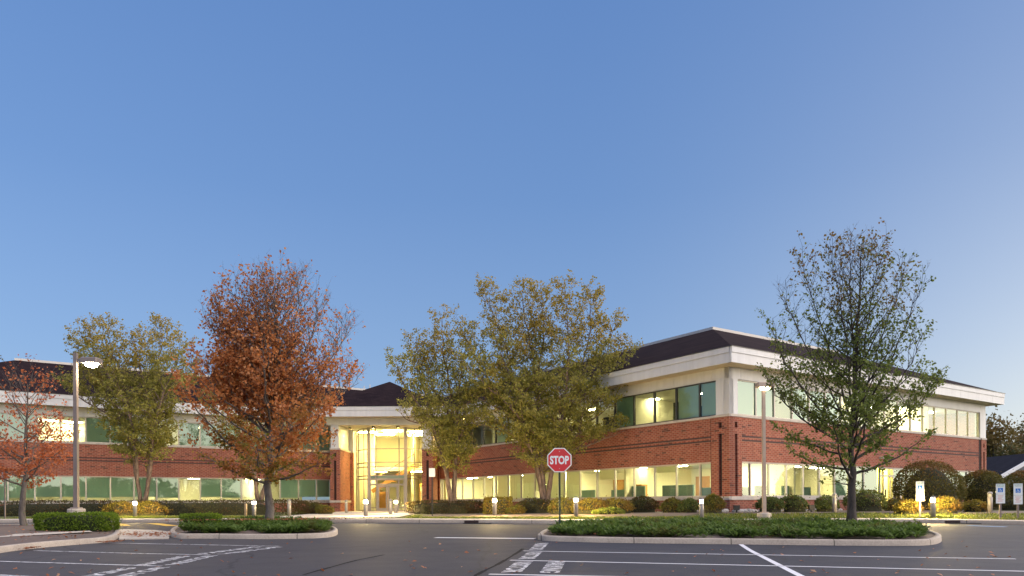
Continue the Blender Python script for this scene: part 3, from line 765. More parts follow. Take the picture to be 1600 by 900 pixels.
e3, e2, e1 = road(764, 897.6), road(797, 875.6), road(818, 861)
dr = (e3 - e2).normalized(); inn = Vector((-dr.y, dr.x, 0)); inn = inn if inn.x > 0 else -inn
for (a, b, offs) in ((e2, e3, (.30, .92)), (e1, e2, (.28,)), (e1 - (e2 - e1), e1, (.25,))):
    c = (a + b) / 2
    for o, tx in zip(offs, ('VISITOR', 'PARKING')):
        ground_text(tx, c + inn * o, dr, .44, (b - a).length * .80, M['worn'])
f1, f2, f3 = road(436, 853.8), road(328, 867.3), road(252, 885)
f4 = f3 + (f3 - f2)
for a, b in ((f1, f2), (f2, f3), (f3, f4)):
    c = (a + b) / 2; d = (a - b).normalized(); out = Vector((-d.y, d.x, 0)); out = out if out.x < 0 else -out
    ground_text('VISITOR', c + out * (-.12), d, .36, (a - b).length * .86, M['worn'])
    ground_text('PARKING', c + out * .42, d, .36, (a - b).length * .80, M['worn'])
# storm drains at the kerb
for px in (745, 1459):
    x = at_x(px, 30.4); y = kerb_y(x)
    r = empty('storm_drain', (x, y, gz(y)), 'dark storm drain slot in the kerb ' + ('near the stop line' if px < 1000 else 'below the lit bollard by the big round bush'), 'drain')
    MB().box(-.55, .55, -.012, .05, .02, .115).build('drain_opening', M['slot'], r)
    MB().bbox(-.6, .6, -.45, -.016, .002, .016).build('drain_grate', M['tar'], r)

# ================================================================== OFFICE BUILDING
P0 = Vector((10.94, 37.0, 0)); ANG_R = math.atan2(.562, .827); ANG_L = math.atan2(-.827, .562)
A0 = Vector((-34.2, 49.1, 0))
GR, ZS0, ZS1, ZW1, ZB, ZB1, ZU1, ZSOF, ZF1 = .15, 1.22, 1.40, 3.15, 5.43, 5.55, 7.35, 7.93, 8.72
bld = empty('office_building', (P0.x, P0.y, .6), 'two storey red brick office building with dark hip roof and glass entrance', 'building')
def part(mb, name, mat, origin=(0, 0, 0), rz=0, smooth=False): return mb.build(name, mat, bld, origin, rz, True, smooth)
win_cache = {}
def win_mesh(w_, h_, fw):
    k = (round(w_, 3), round(h_, 3), fw)
    if k not in win_cache:
        m = MB(); e = .0015
        m.box(e, fw, .03, .15, 0, h_); m.box(w_ - fw, w_ - e, .03, .15, 0, h_)
        m.box(fw, w_ - fw, .035, .145, 0, .05); m.box(fw, w_ - fw, .035, .145, h_ - .05, h_)
        f = m.mesh('window')
        p = MB().quad((fw, .09, .05), (w_ - fw, .09, .05), (w_ - fw, .09, h_ - .05), (fw, .09, h_ - .05)).mesh('pane')
        win_cache[k] = (f, p)
    return win_cache[k]
def window(org, rz, x0, x1, z0, z1, fmat, gmat, blind=None, drop=1., fw=.045):
    f, p = win_mesh(x1 - x0, z1 - z0, fw)
    c, s = math.cos(rz), math.sin(rz)
    loc = (org[0] + c * x0, org[1] + s * x0, z0)
    o = link('window', f, fmat, bld, loc, rz, True)
    if not f.materials: f.materials.append(fmat)
    pn = link('pane', p, gmat, o); pn.rotation_euler = (R(rnd.uniform(-.35, .35)), 0, R(rnd.uniform(-.3, .3)))
    if blind is not None:
        h = z1 - z0
        MB().box(fw, x1 - x0 - fw, .19, .194, h * (1 - drop), h).build('blind', blind, o)
    return o
def facade(org, rz, x0, x1, gaps=()):
    """brick plinth, sill band, brick spandrel with two dark courses, upper sill, cream frieze, in the wall's own frame"""
    spans = [(x0, x1)]
    for a, b in gaps: spans = [q for s in spans for q in ([(s[0], a), (b, s[1])] if s[0] < a < s[1] else [s])]
    m = MB(); k = MB()
    for a, b in spans: m.box(a, b, 0, .3, GR, ZS0); k.box(a, b, -.05, .3, ZS0 + .002, ZS1)
    part(m, 'plinth_wall', M['brick'], org, rz); part(k, 'sill_band', M['sill'], org, rz)
    part(MB().box(x0, x1, 0, .3, ZW1 + .03, ZB), 'wall', M['brick'], org, rz)
    m = MB().box(x0, x1, -.015, .16, ZW1, ZW1 + .028); part(m, 'lintel_trim', M['sill'], org, rz)
    m = MB().box(x0, x1, -.012, .02, 4.23, 4.31).box(x0, x1, -.012, .02, 4.43, 4.51); part(m, 'brick_band', M['darkbrick'], org, rz)
    part(MB().box(x0, x1, -.04, .3, ZB + .002, ZB1), 'upper_sill', M['sill'], org, rz)
    m = MB(); x = x0
    while x < x1 - .05:
        e = min(x + 4.55, x1); m.box(x + .008, e - .008, -.02, .28, ZU1 + .05, ZSOF + .1); x = e
    m.box(x0, x1, .0, .25, ZU1, ZSOF + .1)
    m.box(x0, x1, -.03, .2, ZU1, ZU1 + .045)
    part(m, 'frieze', M['panel'], org, rz)
def pier(org, rz, x0, x1, ztop=ZB, proud=.07, slot=True, sq=True):
    m = MB(); c = (x0 + x1) / 2; h = .10
    y0 = -proud
    if slot:
        m.box(x0, c - h, y0, .3, GR, ztop); m.box(c + h, x1, y0, .3, GR, ztop)
        m.box(c - h, c + h, y0, .3, GR, 1.45); m.box(c - h, c + h, y0, .3, 4.57, 4.88); m.box(c - h, c + h, y0, .3, 5.17, ztop)
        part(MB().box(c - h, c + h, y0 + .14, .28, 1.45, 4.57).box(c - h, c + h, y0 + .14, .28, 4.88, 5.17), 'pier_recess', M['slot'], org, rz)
    else: m.box(x0, x1, y0, .3, GR, ztop)
    part(m, 'pier', M['brick'], org, rz)
    part(MB().box(x0 - .01, x1 + .01, y0 - .045, .3, ZS0 + .004, ZS1 + .003), 'pier_sill', M['sill'], org, rz)
    part(MB().box(x0 - .01, x1 + .01, y0 - .03, .3, ZB + .004, ZB1 + .004), 'pier_cap', M['sill'], org, rz)
def cream_col(org, rz, x0, x1, proud=.04):
    m = MB(); c = (x0 + x1) / 2
    m.box(x0, c - .006, -proud, .3, ZB1 + .005, ZU1 - .004); m.box(c + .006, x1, -proud, .3, ZB1 + .005, ZU1 - .004); m.box(x0, x1, -proud + .012, .29, ZB1 + .005, ZU1 - .004)
    part(m, 'corner_panel', M['panel'], org, rz)

# --- right wing, face turned to the right (local x = metres from the near corner)
RL = 27.66
facade(P0, ANG_R, .89, RL - .76, gaps=((13.95, 15.45),))
part(MB().box(-1.095, .02, -.02, .28, ZU1 + .05, ZSOF + .1).box(-1.095, .03, -.03, .2, ZU1, ZU1 + .045), 'frieze', M['panel'], P0, ANG_L)
part(MB().box(-.02, .885, -.02, .28, ZU1 + .05, ZSOF + .1).box(-.03, .885, -.03, .2, ZU1, ZU1 + .045), 'frieze', M['panel'], P0, ANG_R)
part(MB().box(RL - .755, RL, -.02, .28, ZU1, ZSOF + .1), 'frieze', M['panel'], P0, ANG_R)
pier(P0, ANG_R, 0.0, .89); pier(P0, ANG_R, RL - .76, RL)
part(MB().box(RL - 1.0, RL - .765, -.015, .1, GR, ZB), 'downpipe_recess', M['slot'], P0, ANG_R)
cream_col(P0, ANG_R, -.04, .62); cream_col(P0, ANG_R, RL - .86, RL)
rb = random.Random(3)
lowR = [.89, 1.7, 3.2] + [3.2 + 1.4955 * i for i in range(1, 8)]   # ends 13.67
lowR[-1] = 13.95
for a, b in zip(lowR, lowR[1:]):
    window(P0, ANG_R, a, b, ZS1 + .003, ZW1 - .002, M['frame'], M['glass'], M['blind'] if a > 9.0 else None)
lr = [15.45 + (RL - 1.02 - 15.45) / 7 * i for i in range(8)]
for i, (a, b) in enumerate(zip(lr, lr[1:])):
    window(P0, ANG_R, a, b, ZS1 + .003, ZW1 - .002, M['frame'], M['glass'], M['blind'])
uR = [.62 + (RL - .86 - .62) / 17 * i for i in range(18)]
for i, (a, b) in enumerate(zip(uR, uR[1:])):
    window(P0, ANG_R, a, b, ZB1 + .005, ZU1 - .004, M['frame'], M['glass'], M['blind'] if i in (0, 1, 3, 4, 5) else None)
# side door bay
def side_door():
    m = MB(); a, b = 13.95, 15.45
    m.box(a, a + .07, .03, .16, .62, ZW1); m.box(b - .07, b, .03, .16, .62, ZW1); m.box(a + .36, a + .43, .03, .16, .62, ZW1); m.box(b - .43, b - .36, .03, .16, .62, ZW1)
    m.box(a, b, .032, .158, ZW1 - .06, ZW1 - .002); m.box(a + .07, b - .07, .034, .156, 2.62, 2.72); m.box(a, b, .0, .3, GR, .60)
    d = part(m, 'side_door', M['gframe'], P0, ANG_R)
    MB().quad((a + .07, .1, .62), (b - .07, .1, .62), (b - .07, .1, ZW1 - .06), (a + .07, .1, ZW1 - .06)).build('door_glass', M['clear'], d)
    MB().box(a + .50, a + .55, -.03, .03, 1.35, 1.85).build('door_handle', M['black'], d)
    v = MB(); y = 1.9
    v.quad((a - .1, y, .6), (b + .1, y, .6), (b + .1, y, 3.2), (a - .1, y, 3.2)); v.quad((a - .1, .3, .6), (a - .1, y, .6), (a - .1, y, 3.2), (a - .1, .3, 3.2)); v.quad((b + .1, .3, .6), (b + .1, y, .6), (b + .1, y, 3.2), (b + .1, .3, 3.2))
    v.quad((a - .1, .3, .61), (b + .1, .3, .61), (b + .1, y, .61), (a - .1, y, .61)); v.quad((a - .1, .3, 3.2), (b + .1, .3, 3.2), (b + .1, y, 3.2), (a - .1, y, 3.2))
    part(v, 'vestibule', M['wall'], P0, ANG_R)
    part(MB().box(a + .1, b - .1, .6, 1.6, 3.15, 3.18), 'ceiling_light', M['yel_lum'], P0, ANG_R)
side_door()
# wall light and camera over the side door
def local(org, rz, x, y, z): c, s = math.cos(rz), math.sin(rz); return (org[0] + c * x - s * y, org[1] + s * x + c * y, z)
m = MB().xprism([(14.35, 3.68), (14.75, 3.68), (14.75, 3.82), (14.62, 3.92), (14.42, 3.92)], -.22, 0); part(m, 'wall_light', M['black'], P0, ANG_R)
m = MB().box(13.95, 14.05, -.18, 0, 3.72, 3.82).box(13.75, 13.86, -.15, 0, 3.70, 3.82); part(m, 'security_camera', M['coping'], P0, ANG_R)

# --- right wing, long face running back to the entrance (local x is negative towards the entrance)
TL = 31.0
facade(P0, ANG_L, -TL, -1.10)
pier(P0, ANG_L, -1.10, .07); pier(P0, ANG_L, -TL - .02, -TL + .75)
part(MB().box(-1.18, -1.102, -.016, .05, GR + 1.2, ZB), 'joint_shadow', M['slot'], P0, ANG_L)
cream_col(P0, ANG_L, -.81, .04)
lowL = [-1.10, -1.97] + [-1.97 - 1.642 * i for i in range(1, 18)]
lowL = [v for v in lowL if v > -TL + .75] + [-TL + .75]
for i, (b, a) in enumerate(zip(lowL, lowL[1:])):
    bl = M['tblind'] if i in (2, 5, 7, 8, 9, 10, 11, 12) else None
    window(P0, ANG_L, a, b, ZS1 + .003, ZW1 - .002, M['frame'], M['glass'], bl, {2: .22, 5: .35, 9: .7}.get(i, 1.))
upL = [-.81, -1.97] + [-1.97 - 1.642 * i for i in range(1, 18)]
upL = [v for v in upL if v > -TL + .75] + [-TL + .75]
for i, (b, a) in enumerate(zip(upL, upL[1:])):
    window(P0, ANG_L, a, b, ZB1 + .005, ZU1 - .004, M['dframe'], M['glass'], M['blind'] if i in (0, 1, 4, 9, 12) else None)

# --- left wing front
LW0, LW1 = -5.2, 22.9
facade(A0, ANG_R, LW0, LW1)
pier(A0, ANG_R, LW0 - .8, LW0, slot=False)
lowA = [.48 + 1.516 * i for i in range(15)]
lowA[-1] = 21.7
lowA += [LW1]
window(A0, ANG_R, LW0, .48, ZS1 + .003, ZW1 - .002, M['frame'], M['glass'], M['blind'])
for i, (a, b) in enumerate(zip(lowA, lowA[1:])):
    window(A0, ANG_R, a, b, ZS1 + .003, ZW1 - .002, M['frame'], M['glass'], None if i in (7, 10, 11) else M['blind'], .82 if i % 3 else .86)
window(A0, ANG_R, LW0, .48, ZB1 + .005, ZU1 - .004, M['frame'], M['glass'], M['blind'])
for i, (a, b) in enumerate(zip(lowA, lowA[1:])):
    window(A0, ANG_R, a, b, ZB1 + .005, ZU1 - .004, M['frame'], M['glass'], None if i in (1, 2, 6) else M['blind'])

# --- interiors: floors, ceilings, rear walls, partitions, luminaires
def interior(org, rz, x0, x1, y1, lights_lo, lights_up, back=None, mat_lo='off_lum', mat_up='off_lum'):
    f = MB(); c = MB(); wv = MB(); b0, b1 = back or (x0, x1)
    f.quad((x0, .31, .62), (x1, .31, .62), (x1, y1, .62), (x0, y1, .62)); f.quad((x0, .31, 4.45), (x1, .31, 4.45), (x1, y1, 4.45), (x0, y1, 4.45))
    c.quad((x0, .31, 3.24), (x0, y1, 3.24), (x1, y1, 3.24), (x1, .31, 3.24)); c.quad((x0, .31, 7.5), (x0, y1, 7.5), (x1, y1, 7.5), (x1, .31, 7.5))
    wv.quad((b0, y1, .62), (b1, y1, .62), (b1, y1, 7.5), (b0, y1, 7.5))
    part(f, 'office_floor', M['carpet'], org, rz); part(c, 'ceiling', M['ceil'], org, rz)
    for x in np.arange(b0, b1 + .1, 7.4):
        wv.box(x - .06, x + .06, .8, y1, .62, 3.24); wv.box(x - .06, x + .06, .8, y1, 4.45, 7.5)
    part(wv, 'office_wall', M['wall'], org, rz)
    for x, y in lights_lo: part(MB().box(x - .6, x + .6, y - .15, y + .15, 3.195, 3.225), 'ceiling_light', M[mat_lo], org, rz)
    for x, y in lights_up: part(MB().box(x - .6, x + .6, y - .15, y + .15, 7.44, 7.47), 'ceiling_light', M[mat_up], org, rz)
DEP = 6.5
interior(P0, ANG_L, -TL + .3, -.31, DEP, [(-2.2 - 3.3 * i, 2.2) for i in range(9)] + [(-4.0 - 6.6 * i, 4.6) for i in range(4)], [(-4.6, 3.6), (-8.5, 3.), (-14, 3.), (-19, 3.)], back=(-TL + .3, -DEP), mat_up='dim_lum')
interior(P0, ANG_R, DEP, RL - .31, DEP, [(9, 2.5), (12, 3)], [(10, 3), (14, 3), (18, 3), (21, 2.4), (24.5, 2.4)], back=(DEP, RL - .31), mat_lo='dim_lum', mat_up='off_lum')
interior(A0, ANG_R, LW0, LW1 - .3, DEP, [(1.6, 2), (4.8, 2), (8, 2), (11.6, 2.2), (13, 3.5), (16.3, 2), (17.4, 3.5), (20, 2)], [(3.0, 5.2), (4.6, 5.6), (9.6, 4.6), (14, 4.6)], mat_lo='dim_lum', mat_up='dim_lum')
# things seen through the panes: oak doors, dark cabinets, teal partitions
for x, y, h, d in ((-2.3, 1.3, 1.75, 1.5), (-5.0, 1.6, 1.95, 2.4), (-8.1, 1.3, 1.95, 1.6), (-9.6, 1.3, 1.75, 1.4), (-13, 1.5, 1.8, 1.8)):
    part(MB().bbox(x - d / 2, x + d / 2, y, y + .08, .63, h + .15), 'office_partition', M['cubicle'], P0, ANG_L)
for x, y, h, d in ((2.6, 1.1, 1.8, .9), (4.2, 1.3, 1.9, 1.), (6.3, 1.1, 1.9, 1.), (8.2, 1.2, 1.85, .9), (11.6, 1.2, 1.8, 1.2)):
    part(MB().bbox(x - d / 2, x + d / 2, y, y + .08, .63, h + .1), 'office_partition', M['cubicle'], P0, ANG_R)
for x, z0, z1 in ((-7.4, .63, 2.75), (-15.2, .63, 2.75)):
    part(MB().box(x - .55, x + .55, DEP - .08, DEP - .01, z0, z1), 'office_door', M['orange'], P0, ANG_L)
part(MB().box(-9.6, -7.9, 1.6, 2.1, .63, 2.2).box(-9.5, -8.0, 1.55, 1.6, 1.3, 2.1), 'oak_cabinet', M['orange'], P0, ANG_L)
part(MB().box(-4.9, -3.75, 1.2, 1.7, 4.46, 6.75), 'dark_cabinet', M['black'], P0, ANG_L)
part(MB().box(-2.9, -2.3, 1.0, 1.5, 4.46, 6.3), 'dark_cabinet', M['black'], P0, ANG_L)
part(MB().box(-10.9, -9.9, 1.2, 1.6, 4.46, 6.5), 'dark_cabinet', M['black'], P0, ANG_L)
part(MB().box(DEP + 1.5, DEP + 2.6, DEP - .08, DEP - .01, .63, 2.75), 'office_door', M['orange'], P0, ANG_R)
part(MB().box(3.9, 4.35, 3.2, 3.26, 2.78, 2.98), 'exit_sign', M['exitred'], P0, ANG_R)

# --- roofs
def hip(name, org, rz, x0, x1, y0, y1, inset, rise, deck=True, fascia_sides=(1, 1, 1, 1), right_end=True):
    r = MB(); z0, z1 = ZF1, ZF1 + rise; i = inset
    E = [(x0, y0), (x1, y0), (x1, y1), (x0, y1)]; T = [(x0 + i, y0 + i), (x1 - i, y0 + i), (x1 - i, y1 - i), (x0 + i, y1 - i)]
    for k in range(4):
        j = (k + 1) % 4
        r.quad((*E[k], z0), (*E[j], z0), (*T[j], z1), (*T[k], z1))
    o = part(r, 'roof', M['shingle'], org, rz)
    d = MB()
    d.quad(*[(*p, z1 - .02) for p in T]); part(d, 'roof_deck', M['deck'], org, rz)
    cp = MB()
    tx0, tx1, ty0, ty1 = x0 + i, x1 - i, y0 + i, y1 - i
    cp.box(tx0 - .12, tx1 + .12, ty0 - .12, ty0 + .14, z1 - .06, z1 + .12)
    cp.box(tx0 - .12, tx0 + .14, ty0 + .14, ty1, z1 - .06, z1 + .118); cp.box(tx1 - .14, tx1 + .12, ty0 + .14, ty1, z1 - .06, z1 + .118)
    part(cp, 'roof_coping', M['coping'], org, rz)
def eave(org, rz, x0, x1, y0, y1, sides):
    """soffit and two-tier fascia round the eave rectangle (front, right, left)"""
    s = MB().box(x0 + .04, x1 - .04, y0 + .04, y1 - .04, ZSOF, ZSOF + .06); part(s, 'soffit', M['soffit'], org, rz)
    f = MB(); zt = ZF1 - .02; zm = ZF1 - .30
    def run(a, b, fixed, axis, sgn):
        x = a
        while x < b - .01:
            e = min(x + 4.6, b)
            for lo, hi, pr in ((ZSOF + .002, zm - .012, 0), (zm, zt, .035)):
                if axis == 'x':
                    ya, yb = (fixed - pr, fixed + .12); f.box(x + .006, e - .006, min(ya, yb), max(ya, yb), lo, hi)
                else:
                    xa, xb = (fixed + sgn * pr, fixed - sgn * .12); f.box(min(xa, xb), max(xa, xb), x + .006, e - .006, lo, hi)
            x = e
    if 'f' in sides: run(x0, x1, y0, 'x', -1); f.box(x0, x1, y0 + .02, y0 + .1, ZSOF + .01, zt - .01)
    if 'l' in sides: run(y0 + .13, y1, x0, 'y', -1); f.box(x0 + .02, x0 + .1, y0 + .13, y1, ZSOF + .01, zt - .01)
    if 'r' in sides: run(y0 + .13, y1, x1, 'y', 1); f.box(x1 - .1, x1 - .02, y0 + .13, y1, ZSOF + .01, zt - .01)
    part(f, 'fascia', M['panel'], org, rz)
    m = MB()
    if 'f' in sides: m.box(x0 - .06, x1 + .06, y0 - .06, y0 + .1, ZF1 - .018, ZF1 + .012)
    if 'l' in sides: m.box(x0 - .06, x0 + .1, y0 + .11, y1, ZF1 - .018, ZF1 + .012)
    if 'r' in sides: m.box(x1 - .1, x1 + .06, y0 + .11, y1, ZF1 - .018, ZF1 + .012)
    part(m, 'drip_edge', M['dframe'], org, rz)
OV = .88
hip('roof', P0, ANG_R, -OV, RL + OV, -OV, 70, 7.9, 3.38); eave(P0, ANG_R, -OV, RL + OV, -OV, 70, 'flr')
hip('roof', A0, ANG_R, LW0 - .8 - OV, 45, -OV, 27, 7.9, 3.38); eave(A0, ANG_R, LW0 - .8 - OV, 31, -OV, 27, 'fl')
# block above the ceilings so that no light leaks from the attic, and far walls of the wings
part(MB().box(7.2, RL - .3, 7.2, 69, GR, ZSOF - .01), 'rear_block', M['brick'], P0, ANG_R)
part(MB().box(LW0 - .5, 22.3, 7.2, 26, GR, ZSOF - .01), 'rear_block', M['brick'], A0, ANG_R)
part(MB().box(RL - .3, RL, .3, 69, GR, ZSOF - .01), 'end_wall', M['brick'], P0, ANG_R)
# rooftop vents and antennas
v = at_d(314, 588, 74); m = MB(); m.lathe([(.16, v.z - 1.5), (.16, v.z + .1), (.26, v.z + .12), (.26, v.z + .3), (.05, v.z + .42)], 10, (v.x, v.y)); part(m, 'roof_vent', M['coping'])
for px, py in ((569, 603), (578, 601)):
    v = at_d(px, py, 74); part(MB().box(v.x - .04, v.x + .04, v.y - .04, v.y + .04, v.z - 1.8, v.z), 'antenna', M['coping'])

# --- entrance pavilion, set across the inner corner and facing the camera
EX0, EX1, EY = -14.45, -6.26, 58.5
O = (0, 0, 0)
def box(name, mat, *a): return part(MB().box(*a), name, mat)
def can(p):
    m = MB(); n = 14
    vs = [(p[0] + r * math.cos(2 * math.pi * k / n), p[1] + r * math.sin(2 * math.pi * k / n), z) for r, z in ((.13, p[2] + .03), (.13, p[2] - .16), (.115, p[2] - .16), (.115, p[2] + .03)) for k in range(n)]
    m.add(vs, [(i * n + k, i * n + (k + 1) % n, (i + 1) * n + (k + 1) % n, (i + 1) * n + k) for i in range(3) for k in range(n)])
    o = part(m, 'downlight', M['dframe'])
    b = MB().lathe([(.10, p[2] - .02), (.10, p[2] + .02)], 12, (p[0], p[1])).build('downlight_lamp', M['can_lum'], o)
    b.matrix_parent_inverse = o.matrix_parent_inverse.inverted() if False else Matrix.Identity(4)
def entrance():
    for (a, b) in ((EX0, EX0 + .80), (EX1 - .88, EX1)):
        c = (a + b) / 2; m = MB()
        m.box(a, c - .1, EY, EY + .35, GR, ZB); m.box(c + .1, b, EY, EY + .35, GR, ZB); m.box(c - .1, c + .1, EY, EY + .35, GR, 1.45)
        m.box(c - .1, c + .1, EY, EY + .35, 4.57, 4.88); m.box(c - .1, c + .1, EY, EY + .35, 5.17, ZB); m.box(a, b, EY + .35, 62.6, GR, ZB)
        part(m, 'pier', M['brick'])
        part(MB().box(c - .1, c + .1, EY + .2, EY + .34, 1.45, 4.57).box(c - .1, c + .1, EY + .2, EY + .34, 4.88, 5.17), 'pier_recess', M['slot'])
        box('pier_sill', M['sill'], a - .05, b + .05, EY - .05, 62.6, ZS0 + .004, ZS1 + .002) if a < -10 else None
        box('pier_cap', M['sill'], a - .03, b + .03, EY - .03, 62.6, ZB + .003, ZB1)
        m = MB().box(a + .05, c - .006, EY + .04, 62.5, ZB1 + .004, ZU1 + .03).box(c + .006, b - .12, EY + .04, 62.5, ZB1 + .004, ZU1 + .03)
        part(m, 'portal_column', M['panel'])
    m = MB()
    for i in range(3):
        w_ = (EX1 - EX0 + .6) / 3; m.box(EX0 - .3 + w_ * i + .008, EX0 - .3 + w_ * (i + 1) - .008, EY + .03, EY + .33, ZU1 + .05, ZSOF)
    m.box(EX0 - .3, EX1 + .3, EY + .05, EY + .3, ZU1 + .04, ZSOF)
    part(m, 'frieze', M['panel'])
    box('entrance_soffit', M['soffit'], EX0 - .2, EX1 + .2, EY + .34, 64.5, ZU1 + .06, ZU1 + .12)
    # recessed brick end walls either side of the glass
    m = MB(); m.box(EX0 + .80, EX0 + 1.05, 62.3, 62.6, GR, 1.4); m.box(EX0 + .8, -13.42, 62.3, 62.6, 3.15, ZB); m.box(-13.97, -13.42, 62.28, 62.6, GR, 3.15); m.box(EX0 + .8, -13.97, 62.3, 62.6, GR, 1.4)
    part(m, 'wall', M['brick'])
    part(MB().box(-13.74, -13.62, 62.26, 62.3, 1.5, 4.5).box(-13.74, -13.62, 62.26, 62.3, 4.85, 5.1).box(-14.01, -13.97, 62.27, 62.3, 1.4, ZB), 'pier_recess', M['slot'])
    box('corner_panel', M['panel'], -13.95, -13.42, 62.3, 62.6, ZB1, ZU1 + .06)
    box('upper_sill', M['sill'], EX0 + .8, -13.42, 62.25, 62.6, ZB + .002, ZB1 - .004)
    for z0, z1 in ((1.4, 3.15), (ZB1, ZU1)):
        o = box('side_light', M['frame'], EX0 + .8, -13.97, 62.36, 62.44, z0, z0 + .05)
        MB().quad((EX0 + .8, 62.4, z0 + .05), (-13.97, 62.4, z0 + .05), (-13.97, 62.4, z1), (EX0 + .8, 62.4, z1)).build('pane', M['glass'], o, keep=False)
        o.children[0].location = (0, 0, 0)
    # curtain wall: flat centre with the doors, sides swept back
    ZG, ZT = .47, 7.40
    plan = [(-13.46, 63.9), (-13.0, 62.5), (-11.78, 60.7), (-8.72, 60.5), (-7.45, 61.9), (-6.9, 63.4)]
    hz = (7.33, 5.64, 4.53, 4.17, 3.43, 3.17)
    cw = MB()
    for i in range(5):
        a, b = plan[i], plan[i + 1]
        for z in hz: cw.bar((*a, z), (*b, z), .07, .07)
        cw.bar((*a, ZG + .05), (*b, ZG + .05), .08, .1)
        if i in (1, 3): c = ((a[0] + b[0]) / 2, (a[1] + b[1]) / 2); cw.box(c[0] - .03, c[0] + .03, c[1] - .05, c[1] + .05, ZG, ZT)
    for i, p in enumerate(plan):
        hw = .12 if i in (2, 3) else .045; cw.box(p[0] - hw, p[0] + hw, p[1] - hw, p[1] + hw, ZG - .05, ZT)
    for x in (-11.2, -9.28): cw.box(x - .035, x + .035, 60.57, 60.72, 2.9, ZT)
    o = part(cw, 'curtain_wall', M['gframe'])
    gm = MB()
    for i in range(5):
        a, b = plan[i], plan[i + 1]; gm.quad((*a, ZG), (*b, ZG), (*b, ZT), (*a, ZT)) if i != 2 else gm.quad((*a, 3.17), (*b, 3.17), (*b, ZT), (*a, ZT))
    g = gm.build('pane', M['clear'], o)
    sp = MB()
    a, b = plan[2], plan[3]; sp.bar((a[0] + .1, a[1], 3.30), (b[0] - .1, b[1], 3.30), .05, .2); sp.build('spandrel_panel', M['cubicle'], o)
    # doors
    dm = MB(); y = 60.62
    for x in (-11.66, -11.12, -9.33, -8.86): dm.box(x - .05, x + .05, y - .06, y + .06, ZG, 3.15)
    dm.box(-11.7, -8.8, y - .055, y + .055, 2.62, 2.76); dm.box(-11.7, -8.8, y - .055, y + .055, 3.05, 3.13)
    dm.box(-11.66, -11.12, y - .05, y + .05, .75, .82); dm.box(-9.33, -8.86, y - .05, y + .05, .75, .82)
    d = part(dm, 'door_frame', M['gframe'])
    MB().quad((-11.66, y, ZG), (-11.12, y, ZG), (-11.12, y, 2.62), (-11.66, y, 2.62)).quad((-9.33, y, ZG), (-8.86, y, ZG), (-8.86, y, 2.62), (-9.33, y, 2.62)).quad((-11.6, y, 2.76), (-8.9, y, 2.76), (-8.9, y, 3.05), (-11.6, y, 3.05)).build('pane', M['clear'], d)
    for x0, x1, hx in ((-11.06, -10.25, -10.36), (-10.21, -9.39, -10.1)):
        m = MB(); m.box(x0, x0 + .12, y - .03, y + .03, ZG + .02, 2.6); m.box(x1 - .12, x1, y - .03, y + .03, ZG + .02, 2.6)
        m.box(x0 + .12, x1 - .12, y - .03, y + .03, ZG + .02, .75); m.box(x0 + .12, x1 - .12, y - .03, y + .03, 2.47, 2.6)
        e = part(m, 'entrance_door', M['gframe'])
        MB().quad((x0 + .12, y, .75), (x1 - .12, y, .75), (x1 - .12, y, 2.47), (x0 + .12, y, 2.47)).build('pane', M['clear'], e)
        MB().box(hx - .02, hx + .02, y - .10, y - .03, 1.2, 1.75).build('handle', M['boll'], e)
    # lobby: warm plaster box, gallery slab, stair, oak door, luminaires
    lb = MB(); X0, X1, Y0, Y1, Z0, Z1 = -14.2, -5.4, 60.8, 71., .46, 7.38
    lb.quad((X0, Y1, Z0), (X1, Y1, Z0), (X1, Y1, Z1), (X0, Y1, Z1)); lb.quad((X0, 63.9, Z0), (X0, Y1, Z0), (X0, Y1, Z1), (X0, 63.9, Z1)); lb.quad((X1, 62.8, Z0), (X1, Y1, Z0), (X1, Y1, Z1), (X1, 62.8, Z1))
    lb.box(-9.1, -8.9, 66.4, Y1, Z0, Z1); lb.box(X0, -12.3, 66.0, 66.2, Z0, Z1)
    part(lb, 'lobby_wall', M['wall'])
    part(MB().quad((X0, 60.4, Z0), (X1, 60.4, Z0), (X1, Y1, Z0), (X0, Y1, Z0)), 'lobby_floor', M['sill'])
    part(MB().quad((X0, 61.4, Z1), (X1, 61.4, Z1), (X1, Y1, Z1), (X0, Y1, Z1)), 'lobby_ceiling', M['ceil'])
    part(MB().box(X0, X1, 67, Y1, 4.1, 4.5), 'gallery', M['wall'])
    st = MB(); st.bar((-12.4, 65.2, 2.2), (-8.6, 65.2, 4.5), .12, .35); st.bar((-12.4, 65.1, 3.2), (-8.6, 65.1, 5.5), .05, .05)
    for k in range(9): st.box(-12.2 + k * .42, -11.75 + k * .42, 65.3, 66.5, 2.3 + k * .255, 2.36 + k * .255)
    part(st, 'lobby_stair', M['orange'])
    part(MB().box(-8.3, -7.2, 66.2, 66.3, .47, 2.9), 'lobby_door_surround', M['orange']); part(MB().box(-8.2, -7.55, 66.1, 66.18, .48, 2.6), 'lobby_door', M['coping'])
    part(MB().box(-12.2, -11.2, 66.8, 66.95, .47, 2.2), 'reception_desk', M['orange'])
    for x, yy in ((-12.6, 64.0), (-10.2, 63.), (-8., 64.0), (-11.4, 66.4), (-8.6, 66.9)):
        part(MB().box(x - .8, x + .8, yy - .25, yy + .25, 7.30, 7.34), 'lobby_light', M['lobby_lum'])
    for x in (-11.6, -8.4): part(MB().box(x - .5, x + .5, 64.9, 65.3, 3.9, 3.95), 'lobby_light', M['lobby_lum'])
    for x, yy in ((-13.2, 60.2), (-11.2, 59.6), (-9.2, 59.6), (-7.5, 60.2)):
        can((x, yy, ZU1 + .03))
    # roof of the pavilion
    x0, x1, y0, y1 = EX0 - 1.15, EX1 + 1.15, EY - 1.1, 76
